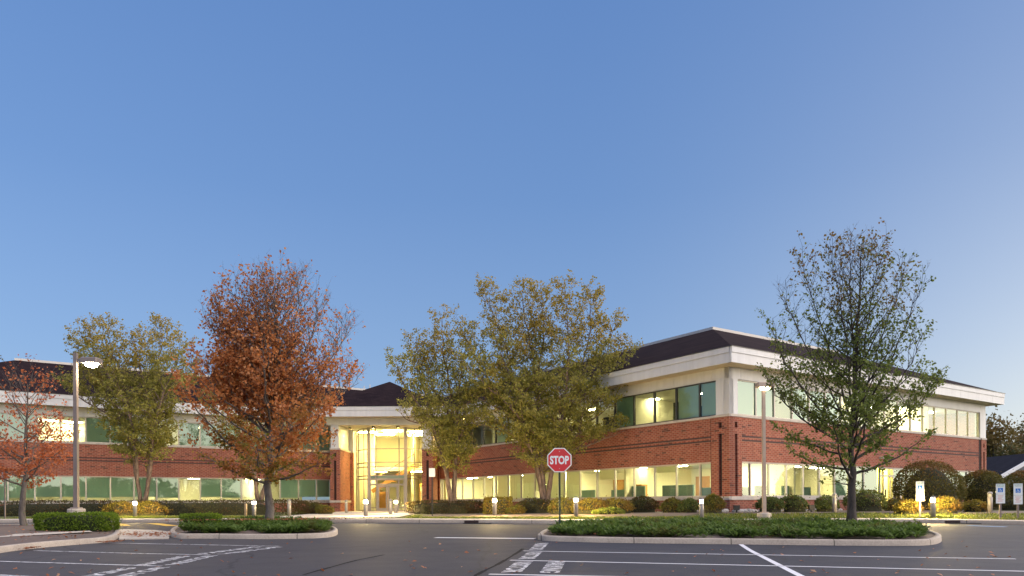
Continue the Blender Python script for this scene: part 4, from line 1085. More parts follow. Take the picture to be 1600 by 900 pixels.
    xm = (x0 + x1) / 2; h = (x1 - x0) / 2; zt = ZF1 + h * .53
    r = MB(); z = ZF1 + .015
    r.add([(x0, y0, z), (x1, y0, z), (x1, y1, z), (x0, y1, z), (xm, y0 + h, zt), (xm, y1, zt)], [(0, 1, 4), (1, 2, 5, 4), (3, 0, 4, 5)])
    part(r, 'roof', M['shingle'])
    eave((0, 0, 0), 0, x0, x1, y0, 63, 'flr')
entrance()
# outer faces lit by soffit downlights beside the entrance
for org, rz, x in ((A0, ANG_R, 20.6), (P0, ANG_L, -28.6), (P0, ANG_L, -25.5)):
    p = local(org, rz, x, -.45, ZSOF - .03)
    can(p)

# ================================================================== STREET FURNITURE
def street_lamp(px, d, ztop, zg, label, pmat, lens, side, base_h, arm=.55):
    x = at_x(px, d, zg); t = empty('street_lamp', (x, d, zg), label, 'street lamp', 'parking lot lamps')
    MB().lathe([(.30, -.3), (.30, base_h - .03), (.27, base_h)], 20).build('concrete_base', M['walk'], t, smooth=False)
    h = ztop - zg; p = MB(); p.bbox(-.16, .16, -.16, .16, base_h, base_h + .05)
    r0, r1 = .075, .06
    p.add([(-r0, -r0, base_h + .05), (r0, -r0, base_h + .05), (r0, r0, base_h + .05), (-r0, r0, base_h + .05), (-r1, -r1, h), (r1, -r1, h), (r1, r1, h), (-r1, r1, h)], [(4, 5, 6, 7), (0, 1, 5, 4), (1, 2, 6, 5), (2, 3, 7, 6), (3, 0, 4, 7)])
    p.build('pole', pmat, t)
    if side:
        MB().box(side * .06, side * .3, -.04, .04, h - .34, h - .24).build('arm', pmat, t)
        x0, x1 = (.28, .88) if side > 0 else (-.88, -.28)
    else: x0, x1 = -.30, .42
    zt = h - .2 if side else h + .12
    hd = MB().bbox(x0, x1, -.24, .24, zt - .2, zt, .03).build('lamp_head', pmat, t)
    MB().lathe([(.10, zt - .33), (.19, zt - .29), (.235, zt - .205)], 18, ((x0 + x1) / 2, 0)).build('lens', lens, t)
    return t
l1 = street_lamp(119.5, 27.0, 6.72, .28, 'lit street lamp on dark pole with concrete base behind the left hedge', M['pole'], M['street_on'], 1, .72)
street_lamp(1194, 31.5, 6.1, lawn_at(10.8, 31.5), 'slim tan street lamp with box head in front of the brick corner', M['poleb'], M['street_dim'], 0, .22)

def bollard_proto():
    return None
BOLL = [  # px, base py, lit level, label
    (211, 808, 2, 'lit bollard light in front of the twin-trunk birch on the left'),
    (397, 809, 1, 'glowing bollard light just left of the big rust-leaved tree trunk'),
    (452, 806, 0, 'unlit grey bollard just right of the rust-leaved tree trunk'),
    (541, 802, 0, 'unlit grey bollard in front of the left entrance pier'),
    (571.5, 807, 2, 'bright bollard light standing left of the entrance doors'),
    (610.5, 804, 0, 'unlit grey bollard directly in front of the entrance doors'),
    (618.5, 803, 2, 'bright bollard light right of the entrance doors, beside an unlit one'),
    (773, 806, 2, 'lit bollard light against the yellow glowing shrub, left of the stop sign'),
    (900, 808, 2, 'lit bollard light just right of the stop sign post'),
    (1096, 812, 1, 'glowing bollard light in front of the brick corner pier'),
    (1304, 804, 0, 'pale unlit bollard just left of the green tree trunk'),
    (1458, 806, 2, 'bright bollard light in front of the largest round bush'),
    (1547, 804, 0, 'unlit grey bollard between the small yellow shrub and the parking signs'),
]
proto = None
bpm = MB().lathe([(.10, -.1), (.10, .66), (.094, .67)], 18).mesh('post')
blm = MB().lathe([(.078, .67), (.082, .74), (.078, .80)], 18).mesh('lens')
brm = MB()
for k in range(4):
    a = k * math.pi / 2 + .4; brm.box(.092 * math.cos(a) - .007, .092 * math.cos(a) + .007, .092 * math.sin(a) - .007, .092 * math.sin(a) + .007, .66, .82)
brm = brm.mesh('louvre')
bcm = MB().lathe([(.105, .80), (.108, .815), (.10, .87), (.07, .90), (.02, .91)], 18).mesh('cap')
bpm.shade_smooth(); bcm.shade_smooth()
for px, py, lit, lab in BOLL:
    xr, zr = ray(px, py); d = 35.
    for _ in range(30):
        z = lawn_at(xr * d, d); d = .5 * d + .5 * min(60, max(29.6, (z - CAMZ) / zr))
    x = xr * d; d = max(d, kerb_y(x) + SW + .25) if d < kerb_y(x) + SW + .25 else d
    x = at_x(px, d); z = lawn_at(x, d)
    t = empty('bollard_light', (x, d, z), lab, 'bollard', 'bollard lights along the walk')
    link('post', bpm, M['boll'], t); link('louvre', brm, M['cap'], t); link('cap', bcm, M['cap'], t)
    link('lens', blm.copy(), (M['lens_off'], M['lens_dim'], M['lens_on'])[lit], t)

# STOP sign
def stop_sign():
    d = 23.2; x = at_x(874.5, d); zc = at_d(874.5, 719, d).z; zg = gz(d) + .15
    t = empty('stop_sign', (x, d, zg), 'red octagonal STOP sign on a thin dark green post in the planted island', 'stop sign')
    zc -= zg
    def octo(r): return [(r / math.cos(R(22.5)) * math.cos(R(22.5 + 45 * k)), zc + r / math.cos(R(22.5)) * math.sin(R(22.5 + 45 * k))) for k in range(8)]
    s = MB().xprism(octo(.380), -.045, -.042).build('sign_plate', M['signwhite'], t)
    MB().xprism(octo(.350), -.0475, -.0455).build('red_field', M['signred'], s)
    me = text_mesh('STOP', .34, .0012, .012); xs = [v.co.x for v in me.vertices]; k = .60 / (max(xs) - min(xs))
    zs = [v.co.y for v in me.vertices]; kz = .27 / (max(zs) - min(zs)); cz = (max(zs) + min(zs)) / 2; cx = (max(xs) + min(xs)) / 2
    for v in me.vertices: v.co = ((v.co.x - cx) * k, -.0495 - v.co.z, zc + (v.co.y - cz) * kz)
    link('lettering', me, M['signwhite'], s)
    b = MB()
    for bz in (.27, -.27): b.lathe([(.012, 0), (.012, .004)], 8) if False else b.box(-.012, .012, -.052, -.049, zc + bz - .012, zc + bz + .012)
    b.build('bolt', M['galv'], s)
    p = MB(); p.box(-.03, .03, -.004, .0, -.3, zc + .34); p.box(-.03, -.022, -.036, -.004, -.3, zc + .34); p.box(.022, .03, -.036, -.004, -.3, zc + .34)
    p.build('post', M['postgreen'], t)
stop_sign()

# accessible parking signs
def wheelchair(mb, cx, cz, s, y):
    # simple wheelchair emblem from bars and an arc
    def q(a, b, wd):
        a, b = Vector((cx + a[0] * s, 0, cz + a[1] * s)), Vector((cx + b[0] * s, 0, cz + b[1] * s)); d = (b - a).normalized(); n = Vector((-d.z, 0, d.x)) * wd * s / 2
        mb.xprism([((a + n).x, (a + n).z), ((b + n).x, (b + n).z), ((b - n).x, (b - n).z), ((a - n).x, (a - n).z)], y - .001, y)
    q((-.08, .22), (-.05, -.05), .10); q((-.05, .08), (.14, .08), .07); q((-.05, -.05), (.15, -.05), .09); q((.15, -.05), (.25, -.32), .09)
    mb.xprism([(cx - .10 * s + .07 * s * math.cos(a), cz + .34 * s + .07 * s * math.sin(a)) for a in [k * math.pi / 4 for k in range(8)]], y - .001, y)
    pr = None
    for k in range(10):
        a = R(150 + k * 22); c = (-.02 + .24 * math.cos(a), -.14 + .24 * math.sin(a))
        if pr: q(pr, c, .06)
        pr = c
def parking_sign(px, top, bot, pbot, d, label, three=False):
    x = at_x(px, d); zt = at_d(px, top, d).z; zb = at_d(px, bot, d).z; zg = lawn_at(x, d)
    t = empty('parking_sign', (x, d, zg), label, 'parking sign', 'accessible parking signs', rz=-math.atan2(x, d) * .6)
    zt -= zg; zb -= zg; h = zt - zb; w_ = .155
    zm = zb + h * (.43 if three else .47)
    s = MB().box(-w_, w_, -.043, -.04, zm + .006, zt).build('upper_plate', M['signwhite'], t)
    zc = zm + (zt - zm) * .40
    MB().box(-.085, .085, -.0455, -.0435, zc - .085, zc + .085).build('blue_symbol', M['signblue'], s)
    e = MB(); wheelchair(e, 0, zc, .17, -.046); e.build('wheelchair_emblem', M['signwhite'], s)
    for tx, zz, sz in (('RESERVED', zt - .045, .062), ('PARKING', zt - .10, .062)):
        me = text_mesh(tx, sz); 
        for v in me.vertices: v.co = (v.co.x * .9, -.0445, zz + v.co.y)
        link('lettering', me, M['signgreen'], s)
    l = MB().box(-w_, w_, -.043, -.04, zb, zm).build('lower_plate', M['signwhite'], t)
    k = MB()
    for i in range(5):
        zz = zm - .06 - i * (zm - zb - .1) / 5; k.box(-.1 + .02 * (i % 2), .1 - .03 * (i % 3), -.0448, -.0432, zz - .012, zz + .004)
    k.build('small_print', M['signpink'], l)
    MB().box(-.035, .035, -.036, .03, -.3, zt - .03).build('post', M['galv'] if px < 1500 else M['pole'], t)
parking_sign(1437.5, 752, 782.5, 801, 31.2, 'accessible parking sign in front of the largest round bush')
parking_sign(1563, 756, 786.5, 803, 29.3, 'accessible parking sign with two plates right of the grey bollard')
parking_sign(1590.5, 755.5, 788, 804, 29.3, 'accessible parking sign nearest the right edge, with an extra narrow plate', True)
# rear of a small sign near the entrance, and two plain posts
def blank_sign():
    d = 37.; x = at_x(675.5, d); zg = lawn_at(x, d); t = empty('small_sign', (x, d, zg), 'small pale rectangular sign on a thin dark post by the entrance hedge', 'sign')
    zt, zb = at_d(675, 731.5, d).z - zg, at_d(675, 745, d).z - zg
    MB().bbox(-.15, .15, -.035, -.03, zb, zt, .002).build('sign_plate', M['signwhite'], t)
    MB().box(-.03, .03, -.028, .02, -.3, zt - .03).build('post', M['black'], t)
blank_sign()
def post(px, top, d, w_, mat, label, nm='post', plate=None):
    x = at_x(px, d); zg = lawn_at(x, d); zt = at_d(px, top, d).z - zg
    if plate:
        t = empty('small_sign', (x, d, zg), label, 'sign')
        MB().box(-w_, w_, -.02, .02, -.3, zt).build('post', mat, t)
        MB().bbox(-.14, .14, -.03, -.022, zt - .42, zt + .02, .002).build('sign_plate', M['galv'], t)
    else:
        o = MB().bbox(-w_, w_, -w_, w_, -.3, zt, .012).build('wooden_post', mat, None, (x, d, zg)); tag(o, label, 'post')
post(384, 787, 36.5, .05, M['wood'], 'short tan wooden post left of the glowing bollard by the rust tree')
post(8, 737, 37.3, .03, M['pole'], 'thin dark sign post at the left edge beside the small red tree', plate=True)
# floodlights at the foot of the brick corner
for px, py, lab in ((1151, 797, 'small black floodlight at the foot of the brick corner'), (1268, 797, 'small black floodlight beside the shrubs by the lower brick wall')):
    d = 35.2; x = at_x(px, d); z = lawn_at(x, d); t = empty('floodlight', (x, d, z), lab, 'floodlight')
    MB().lathe([(.05, -.05), (.04, .12)], 10).build('stake', M['black'], t)
    MB().xprism([(-.12, .12), (.12, .12), (.14, .36), (-.14, .36)], -.09, .10).build('lamp_head', M['black'], t)
# pale rocks at the wall foot
g = np.random.default_rng(5); V, Q = [], []; nb = 0
ico = [(math.cos(a) * math.cos(e), math.sin(a) * math.cos(e), math.sin(e)) for e in (-.9, 0, .8) for a in [k * 1.0472 for k in range(6)]]
Tt = []
for k in range(120):
    s = g.uniform(-.4, 8.5); off = g.uniform(.25, .95)
    p = local(P0, ANG_R, s, -off, 0) if g.uniform() < .72 else local(P0, ANG_L, -g.uniform(0, 2.2), -off, 0)
    r = g.uniform(.07, .19); z = lawn_at(p[0], p[1]) + r * .35
    V += [(p[0] + r * 1.3 * q[0] * g.uniform(.75, 1.2), p[1] + r * q[1] * g.uniform(.75, 1.2), z + r * .8 * q[2]) for q in ico]
    for j in range(2):
        for i in range(6): Q.append((nb + j * 6 + i, nb + j * 6 + (i + 1) % 6, nb + (j + 1) * 6 + (i + 1) % 6, nb + (j + 1) * 6 + i))
    Tt += [(nb + 12, nb + 12 + i, nb + 12 + i + 1) for i in range(1, 5)]; nb += 18
tag(link('rock_mulch', np_mesh('rock_mulch', V, Q, Tt), M['stone']), 'pale rocks spread along the foot of the brick corner', 'rocks', kind='stuff')

# ================================================================== TREES
def stem_line(base, pts, r0, r1, n=12, wob=.03, seed=1):
    g = np.random.default_rng(seed); P = np.array([(0, 0, 0)] + [tuple(Vector(p) - Vector(base)) for p in pts], float)
    t = np.linspace(0, len(P) - 1, n); k = np.arange(len(P))
    S = np.stack([np.interp(t, k, P[:, i]) for i in range(3)], 1)
    S[1:-1] = (S[:-2] + 2 * S[1:-1] + S[2:]) / 4
    S[1:] += g.normal(size=(n - 1, 3)) * wob
    return S, np.linspace(r0, r1, n) ** 1.0
# rust-leaved tree on the middle island
d = 27.7; bx = at_x(420, d, .35); zb = gz(d) + .2; base = (bx, d, zb)
def up(px, py, dd): return at_d(px, py, dd)
P, rr = stem_line(base, [up(421, 740, d), up(424, 640, d), up(432, 520, d + .2), up(436, 442, d + .2)], .165, .012, 16, .04, 3)
rr = np.interp(np.linspace(0, 1, 16), [0, .1, .3, 1], [.19, .15, .12, .010])
def leaders(base, d, lst, seed, r0, opts):
    g = np.random.default_rng(seed); out = []
    for pts in lst:
        pts = pts[:-1] + [(pts[-1][0], pts[-1][1] + opts.get('drop', 0))]
        dd = g.uniform(-2.0, 2.0); n = len(pts)
        P_, _ = stem_line(base, [up(x, y, d + dd * (i / (n - 1)) ** 1.3) for i, (x, y) in enumerate(pts)], .1, .01, 16, .03, int(g.integers(1e6)))
        P_ = P_[1:]                                   # drop the point at the root: the limb starts on the trunk
        P2 = np.array([tuple(up(*pts[0], d) - Vector(base))] + [tuple(q) for q in P_[3:]]); k = len(P2)
        out.append((P2, np.interp(np.linspace(0, 1, k), [0, .3, 1], [r0, r0 * .6, .006]), opts))
    return out
stR = leaders(base, d, [
    [(424, 640), (400, 560), (372, 470), (358, 428)], [(423, 670), (380, 600), (340, 520), (322, 478)], [(425, 630), (450, 560), (468, 470), (462, 406)],
    [(424, 650), (460, 590), (490, 520), (498, 448)], [(423, 675), (475, 620), (525, 550), (546, 488)], [(423, 682), (370, 640), (320, 600), (294, 556)],
    [(423, 690), (480, 660), (530, 620), (560, 566)], [(426, 600), (412, 520), (402, 428)], [(424, 655), (390, 590), (352, 510), (340, 450)], [(425, 620), (438, 540), (428, 470), (420, 420)]],
    61, .06, dict(h0=.16, el=(40, 66), gap=.15, drop=30, maxlen=1.5, lenf=[1.2, 1, .45], sec=.7, env=lambda p: 0.))
envR = env_profile([(0, 0, 0), (.2, .1, 10)], [(1.3, 1.2), (2.0, 2.6), (3.2, 3.4), (4.6, 3.3), (5.8, 2.4), (7.2, 1.6), (8.2, 1.2), (9.0, .8), (9.4, .3)])
def keepR(p):
    k = 1.0
    if p[2] > 6.2: k *= np.interp(p[2], [5.6, 8.6], [.8, .16])
    k *= 1. if p[2] < 7 else .9
    if p[0] > .4 and p[2] > 4.6: k *= np.interp(p[0], [.3, 1.6], [.7, .26])
    return k
tr, n1 = make_tree('shade_tree', 'large rust-leaved tree with pale grey trunk on the left island', base, [(P, rr)] + stR, envR,
    dict(h0=.165, el=(8, 66), curl=9, gap=.15, maxlen=5.2, lenf=[1, 1, .55], sec=1.25, sgap=.27, rise=(-.1, .4), sag=.08, tw=.11, twl=.34, leaves=9, spread=.06), 11, M['bark_grey'], M['leaf_red'], .115, keepR)
# green tree on the right island
d = 24.2; bx = at_x(1331, d, .35); zb = gz(d) + .2; base = (bx, d, zb)
P, rr = stem_line(base, [up(1331, 745, d), up(1333, 640, d), up(1341, 500, d), up(1349, 378, d)], .16, .01, 16, .03, 5)
rr = np.interp(np.linspace(0, 1, 16), [0, .08, .25, 1], [.19, .145, .11, .009])
stG = leaders(base, d, [
    [(1333, 640), (1322, 540), (1306, 440), (1298, 378)], [(1332, 660), (1300, 560), (1268, 460), (1254, 396)], [(1332, 680), (1285, 590), (1240, 500), (1218, 446)],
    [(1332, 690), (1270, 630), (1222, 560), (1204, 500)], [(1334, 630), (1350, 540), (1368, 440), (1376, 372)], [(1334, 650), (1368, 560), (1402, 460), (1416, 402)],
    [(1333, 670), (1380, 590), (1420, 500), (1436, 436)], [(1333, 685), (1390, 620), (1430, 560), (1440, 505)], [(1336, 600), (1332, 500), (1326, 420), (1330, 374)],
    [(1333, 695), (1400, 660), (1450, 620), (1458, 595)], [(1332, 700), (1260, 660), (1210, 620), (1208, 590)]],
    71, .042, dict(h0=.2, el=(42, 66), gap=.17, drop=14, maxlen=.95, lenf=[1.2, 1, .6], sec=.42, env=lambda p: 0.))
envG = env_profile([(0, 0, 0), (.3, 0, 9.5)], [(1.2, .9), (1.7, 2.1), (2.8, 2.7), (4.2, 2.5), (5.5, 1.8), (6.8, 1.2), (7.6, 1.0), (8.4, .7), (9.0, .3)])
def keepG(p): return np.interp(p[2], [1.5, 4, 5.5, 7.5], [1., .75, .27, .19])
tr, n2 = make_tree('shade_tree', 'dark green upright tree with brownish top on the right island', base, [(P, rr)] + stG, envG,
    dict(h0=.15, el=(8, 64), curl=10, gap=.155, maxlen=4.6, lenf=[.9, 1, .7], sec=.85, sgap=.25, rise=(-.1, .35), sag=.12, tw=.10, twl=.28, leaves=9, spread=.05), 21, M['bark_dark'], M['leaf_green'], .098, keepG)
# small russet tree at the left edge
d = 28.3; bx = at_x(37, d, .3); zb = gz(d) + .15; base = (bx, d, zb)
P, rr = stem_line(base, [up(38, 750, d), up(41, 680, d), up(46, 600, d)], .1, .01, 12, .03, 8)
rr = np.interp(np.linspace(0, 1, 12), [0, .2, 1], [.125, .10, .010])
envS = env_profile([(0, 0, 0), (.1, 0, 6)], [(1.5, .7), (2.2, 1.6), (3.2, 1.85), (4.4, 1.6), (5.2, 1.2), (5.8, .5)])
tr, n3 = make_tree('shade_tree', 'small sparse russet tree with pale trunk at the left edge', base, [(P, rr)], envS,
    dict(h0=.25, el=(12, 60), curl=12, gap=.13, maxlen=2.6, sec=.9, sgap=.26, rise=(-.1, .4), sag=.05, tw=.12, twl=.32, leaves=10, spread=.06), 31, M['bark_grey'], M['leaf_small'], .105, lambda p: np.interp(p[2], [2.4, 3.8, 5.2], [.85, .42, .12]))
# river birches: every leader is a stem with its own branches
def birch(label, px, d, trunks, seed, wid=1.8, leaves=13, gap=.24, leaf=.13):
    zb = lawn_at(at_x(px, d), d); base = (at_x(px, d, zb), d, zb); g = np.random.default_rng(seed)
    stems = []
    for trunk in trunks:
        tr0, leaders = trunk
        for k, ld in enumerate(leaders):
            dd = d + g.uniform(-1.6, 1.6)
            pts = [up(x, y, d + (i + 1) * (dd - d) / (len(tr0) + len(ld))) for i, (x, y) in enumerate(tr0 + ld)]
            S, _ = stem_line(base, pts, .1, .01, 18, .035, seed * 7 + k + len(stems))
            rad = np.interp(np.linspace(0, 1, 18), [0, .25, .6, 1], [.15, .115, .06, .008] if k == 0 else [.12, .09, .05, .008])
            stems.append((S, rad))
    make_tree('birch_tree', label, base, stems, lambda p: 0.0 if p[2] > 1.2 else 5.,
        dict(h0=.30, el=(38, 62), curl=-14, gap=gap, maxlen=wid, lenf=[.8, 1.1, .40], sec=.75, sgap=.32, rise=(-.05, .35), sag=-.25, tw=.20, twl=.36, leaves=leaves, spread=.09), seed, M['bark_birch'], M['leaf_birch'], leaf, None, 'river birches in front of the facade', droop=.5)
birch('broad three-trunk birch with olive leaves behind the stop sign', 852, 43.0, [
    ([(838, 725)], [[(815, 640), (790, 540), (752, 446)], [(800, 640), (740, 560), (716, 500)], [(812, 650), (760, 600), (722, 570)]]),
    ([(846, 720)], [[(838, 610), (826, 520), (812, 449)], [(838, 600), (850, 520), (846, 455)], [(842, 640), (800, 600), (770, 520)], [(820, 690), (775, 670), (735, 660)], [(815, 660), (765, 630), (728, 615)]]),
    ([(866, 715)], [[(880, 640), (890, 540), (882, 444)], [(890, 630), (920, 540), (924, 455)], [(890, 650), (940, 580), (958, 505)], [(900, 660), (960, 600), (985, 545)], [(890, 690), (930, 650), (965, 630)], [(890, 705), (935, 690), (978, 672)]]),
], 41)
birch('slender two-trunk birch right of the entrance', 709, 44.5, [
    ([(692, 705)], [[(672, 640), (655, 580), (650, 528)], [(668, 650), (630, 600), (617, 560)], [(672, 660), (640, 660), (620, 640)]]),
    ([(712, 700)], [[(706, 620), (692, 550), (690, 496)], [(716, 620), (722, 560), (735, 530)], [(716, 640), (745, 620), (760, 590)], [(700, 640), (670, 600), (668, 540)], [(725, 670), (745, 650), (762, 640)]]),
], 43, 1.3, 13, .25)
birch('twin-trunk birch with yellowing crown near the left lamp', 222, 46.0, [
    ([(213, 735)], [[(205, 650), (180, 570), (165, 505)], [(195, 650), (140, 590), (120, 535)], [(195, 660), (120, 620), (100, 590)], [(205, 640), (150, 560), (140, 515)]]),
    ([(236, 730)], [[(240, 640), (250, 560), (252, 503)], [(236, 640), (215, 560), (205, 515)], [(245, 640), (275, 570), (283, 530)], [(245, 660), (285, 620), (298, 580)]]),
], 47, 1.8, 13, .24)
birch('dark-stemmed birch half hidden behind the rust-leaved tree', 405, 47.0, [
    ([(397, 735)], [[(385, 660), (360, 600), (350, 560)], [(380, 680), (330, 650), (310, 620)]]),
    ([(418, 735)], [[(430, 660), (450, 600), (460, 560)], [(440, 690), (480, 660), (500, 630)]]),
], 53, 1.5, 8, .30)

# far trees beyond the building, each its own thing (crown of leaf clumps on a forked trunk)
def far_tree(px, ytop, ybot, wpx, d, label, seed, mat=None, n=2600):
    x = at_x(px, d); zt = at_d(px, ytop, d).z; w_ = wpx / F * d / 2; zg = .5
    g = np.random.default_rng(seed); t = empty('far_tree', (x, d, zg), label, 'tree', 'trees beyond the car park')
    h = zt - zg; cl = g.normal(size=(26, 3)); cl /= np.linalg.norm(cl, axis=1, keepdims=True); cl *= g.uniform(.3, .85, (26, 1))
    c = cl * np.array([w_, w_, h * .42]) + np.array([0, 0, h * .55])
    P = c[g.integers(0, 26, n)] + g.normal(size=(n, 3)) * np.array([w_ * .2, w_ * .2, h * .085])
    P = P[P[:, 2] > .3]; link('crown', leaves_mesh('crown', P, max(.35, w_ * .13), g), mat or M['leaf_far'], t)
    W = Wood(); W.tube([(0, 0, -.3), (.05, 0, h * .3), (0, .1, h * .75)], [.2, .16, .05], 7)
    for k in range(5): W.tube([(0, 0, h * .25), tuple(c[k] * .6 + np.array([0, 0, h * .1])), tuple(c[k])], [.1, .06, .02], 5)
    link('trunk', W.mesh('trunk'), M['bark_dark'], t)
for i, a in enumerate((
    (1556, 642, 790, 60, 84, 'brown-green round tree immediately right of the brick end pier'),
    (1592, 648, 790, 56, 98, 'dark green tree at the right edge behind the pale house'),
    (1585, 690, 790, 60, 74, 'lower olive tree in front of the gabled house'),
    (1625, 636, 790, 80, 90, 'tall dark tree cut off by the right edge of the picture'),
    (1535, 668, 790, 40, 92, 'grey-brown tree peeking out past the far end wall'),
    (4, 566, 790, 22, 88, 'reddish treetop showing above the roof at far left'),
)): far_tree(*a, seed=60 + i)
# pale gabled house at the right edge
def house():
    d = 66.; x = at_x(1624, d); t = empty('gabled_house', (x, d, .5), 'pale house with steep white-trimmed gables beyond the car park', 'house')
    z0 = 0; hw = 3.6; ze = 2.9; zp = at_d(1598, 708, d).z - .5
    MB().xprism([(-hw, z0), (hw, z0), (hw, ze), (0, zp - .15), (-hw, ze)], 0, 9).build('wall', M['house'], t)
    rf = MB()
    for s in (-1, 1): rf.bar((0, 4.4, zp), (s * (hw + .4), 4.4, ze - .3), 9.6, .16)
    rf.build('roof', M['hroof'], t)
    tb = MB()
    for s in (-1, 1): tb.bar((0, -.48, zp - .03), (s * (hw + .4), -.48, ze - .33), .12, .32)
    tb.build('bargeboard', M['trim'], t)
    f = MB().box(-.55, .55, -.06, 0, 2.6, 4.2).build('window', M['trim'], t); MB().box(-.45, .45, -.065, -.061, 2.7, 4.1).build('pane', M['black'], f)
    w2 = MB().xprism([(-6.4, 0), (-2.9, 0), (-2.9, 2.6), (-4.65, zp - 1.2), (-6.4, 2.6)], 2.0, 9).build('side_gable', M['house'], t)
    r2 = MB()
    for s in (-1, 1): r2.bar((-4.65, 5.4, zp - 1.0), (-4.65 + s * 2.1, 5.4, 2.35), 7.6, .14)
    r2.build('roof', M['hroof'], t)
    b2 = MB()
    for s in (-1, 1): b2.bar((-4.65, 1.56, zp - 1.05), (-4.65 + s * 2.1, 1.56, 2.3), .1, .28)
    b2.build('bargeboard', M['trim'], t)
house()
# woods and shrubs behind the camera (they show in the window reflections)
g = np.random.default_rng(77); n = 26000
az = g.uniform(R(75), R(285), n); rad = g.uniform(62, 78, n); lump = 5.2 + 2.2 * np.sin(az * 9) + 1.4 * np.sin(az * 23 + 1)
z = g.uniform(0, 1, n) ** .8 * lump
tag(link('woods', leaves_mesh('woods', np.stack([np.sin(az) * rad, np.cos(az) * rad, z], 1), 1.1, g), M['leaf_far']), 'far belt of autumn woods around the car park', 'woods', kind='stuff')

# ================================================================== HEDGES AND SHRUBS
def on(px, d): x = at_x(px, d); return (x, d, lawn_at(x, d) - .02)
make_shrub('clipped_hedge', 'long bright green clipped box hedge below the lit street lamp', (at_x(119, 24.2), 24.3, gz(24.2) + .14), 'box', (1.20, .5, .58), 9000, .055, M['leaf_hedge'], 1, .035, cat='hedge', corec=(.02, .03, .006))
make_shrub('clipped_hedge', 'short clipped box hedge at the end of the middle island', (at_x(311, 25.0), 25.2, gz(25) + .14), 'box', (.60, .42, .50), 4200, .055, M['leaf_hedge'], 2, .04, cat='hedge', corec=(.02, .03, .006))
lh0, lh1 = Vector((at_x(-60, 44), 44.0, 0)), Vector((at_x(470, 45.5), 45.5, 0)); c = (lh0 + lh1) / 2
make_shrub('foundation_hedge', 'long dark foundation hedge under the left wing windows', (c.x, c.y, .44), 'box', ((lh1 - lh0).length / 2, .7, .92), 11000, .10, M['leaf_dark'], 3, .05, math.atan2(lh1.y - lh0.y, lh1.x - lh0.x), 'hedge')
c0, c1 = on(640, 46.), on(752, 43.5)
make_shrub('foundation_hedge', 'dark hedge right of the entrance behind the small pale sign', ((c0[0] + c1[0]) / 2, 44.8, c0[2]), 'box', (2.5, .7, .80), 4200, .09, M['leaf_dark'], 4, .05, -.5, 'hedge')
SH = [  # px, d, rx, ry, rz, kind, mat, label
    (508, 45, .55, .5, .6, 'ball', 'leaf_olive', 'small rounded shrub right of the long left hedge'),
    (492, 46, .6, .5, .75, 'ball', 'leaf_dark', 'dark rounded shrub at the end of the left hedge'),
    (190, 41.4, 1.0, .7, .85, 'ball', 'leaf_gold_glow', 'yellow glowing shrub just left of the lit bollard by the twin birch'),
    (236, 41.8, 1.0, .7, .85, 'ball', 'leaf_gold_glow', 'brownish shrub just right of the lit bollard by the twin birch'),
    (778, 39.9, .75, .6, .92, 'box', 'leaf_gold_glow', 'clipped glowing shrub behind the bollard left of the stop sign'),
    (806, 39.2, .5, .4, .45, 'ball', 'leaf_olive', 'low tawny shrub between the glowing shrub and the dark hedge'),
    (838, 41.5, 1.2, .7, .85, 'ball', 'leaf_dark', 'dark shrub at the foot of the three-trunk birch'),
    (880, 36.6, .8, .7, .80, 'ball', 'leaf_olive', 'olive shrub behind the stop sign post'),
    (924, 35.9, .95, .6, .78, 'ball', 'leaf_gold_glow', 'gold-lit shrub right of the bollard by the stop sign'),
    (962, 36.2, .9, .6, .74, 'ball', 'leaf_gold_glow', 'yellow-green shrub in the middle of the bed under the lit windows'),
    (950, 34.7, .8, .35, .3, 'ball', 'leaf_grass', 'low bright grassy clump edging the bed right of the stop sign'),
    (1004, 38.4, .85, .6, .82, 'ball', 'leaf_dark', 'dark shrub left of the row of clipped balls'),
    (1050, 36.6, .55, .5, .72, 'ball', 'leaf_olive', 'leftmost clipped ball shrub of the row before the brick corner'),
    (1076, 35.8, .5, .5, .68, 'ball', 'leaf_bush', 'clipped ball shrub between its neighbours left of the glowing bollard'),
    (1113, 34.6, .55, .5, .86, 'ball', 'leaf_olive', 'tall clipped ball shrub right of the glowing bollard at the corner'),
    (1203, 35.2, .62, .5, .78, 'ball', 'leaf_bush', 'green shrub beside the slim tan lamp pole'),
    (1241, 35.6, .65, .5, .86, 'ball', 'leaf_bush', 'loose green shrub between the lamp pole and the pale bollard'),
    (1291, 36.2, .6, .45, .75, 'ball', 'leaf_bush', 'berried shrub directly behind the pale unlit bollard'),
    (1352, 36.8, 1.05, .6, 1.15, 'ball', 'leaf_bush', 'berried shrub right of the green tree trunk, below the yellow side door'),
    (1398, 37.5, .55, .5, .62, 'ball', 'leaf_dark', 'small dark shrub at the foot of the side door'),
    (1418, 32.6, .58, .5, .6, 'ball', 'leaf_gold_glow', 'small lit ball shrub left of the first parking sign'),
    (1476, 32.1, .62, .45, .7, 'ball', 'leaf_gold_glow', 'golden lit shrub right of the bright bollard under the big bush'),
    (1523, 32.8, .55, .45, .55, 'ball', 'leaf_gold_glow', 'low yellow ball shrub left of the unlit grey bollard'),
    (1588, 38, 1.0, .6, .75, 'ball', 'leaf_dark', 'dark low shrub behind the two parking signs at right'),
]
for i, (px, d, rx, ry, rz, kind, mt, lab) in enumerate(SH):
    make_shrub('shrub', lab, on(px, d), kind, (rx, ry, rz), int(2100 * (rx * rz) ** .5 + 700), .085, M[mt], 100 + i, .10, group='shrubs along the building')
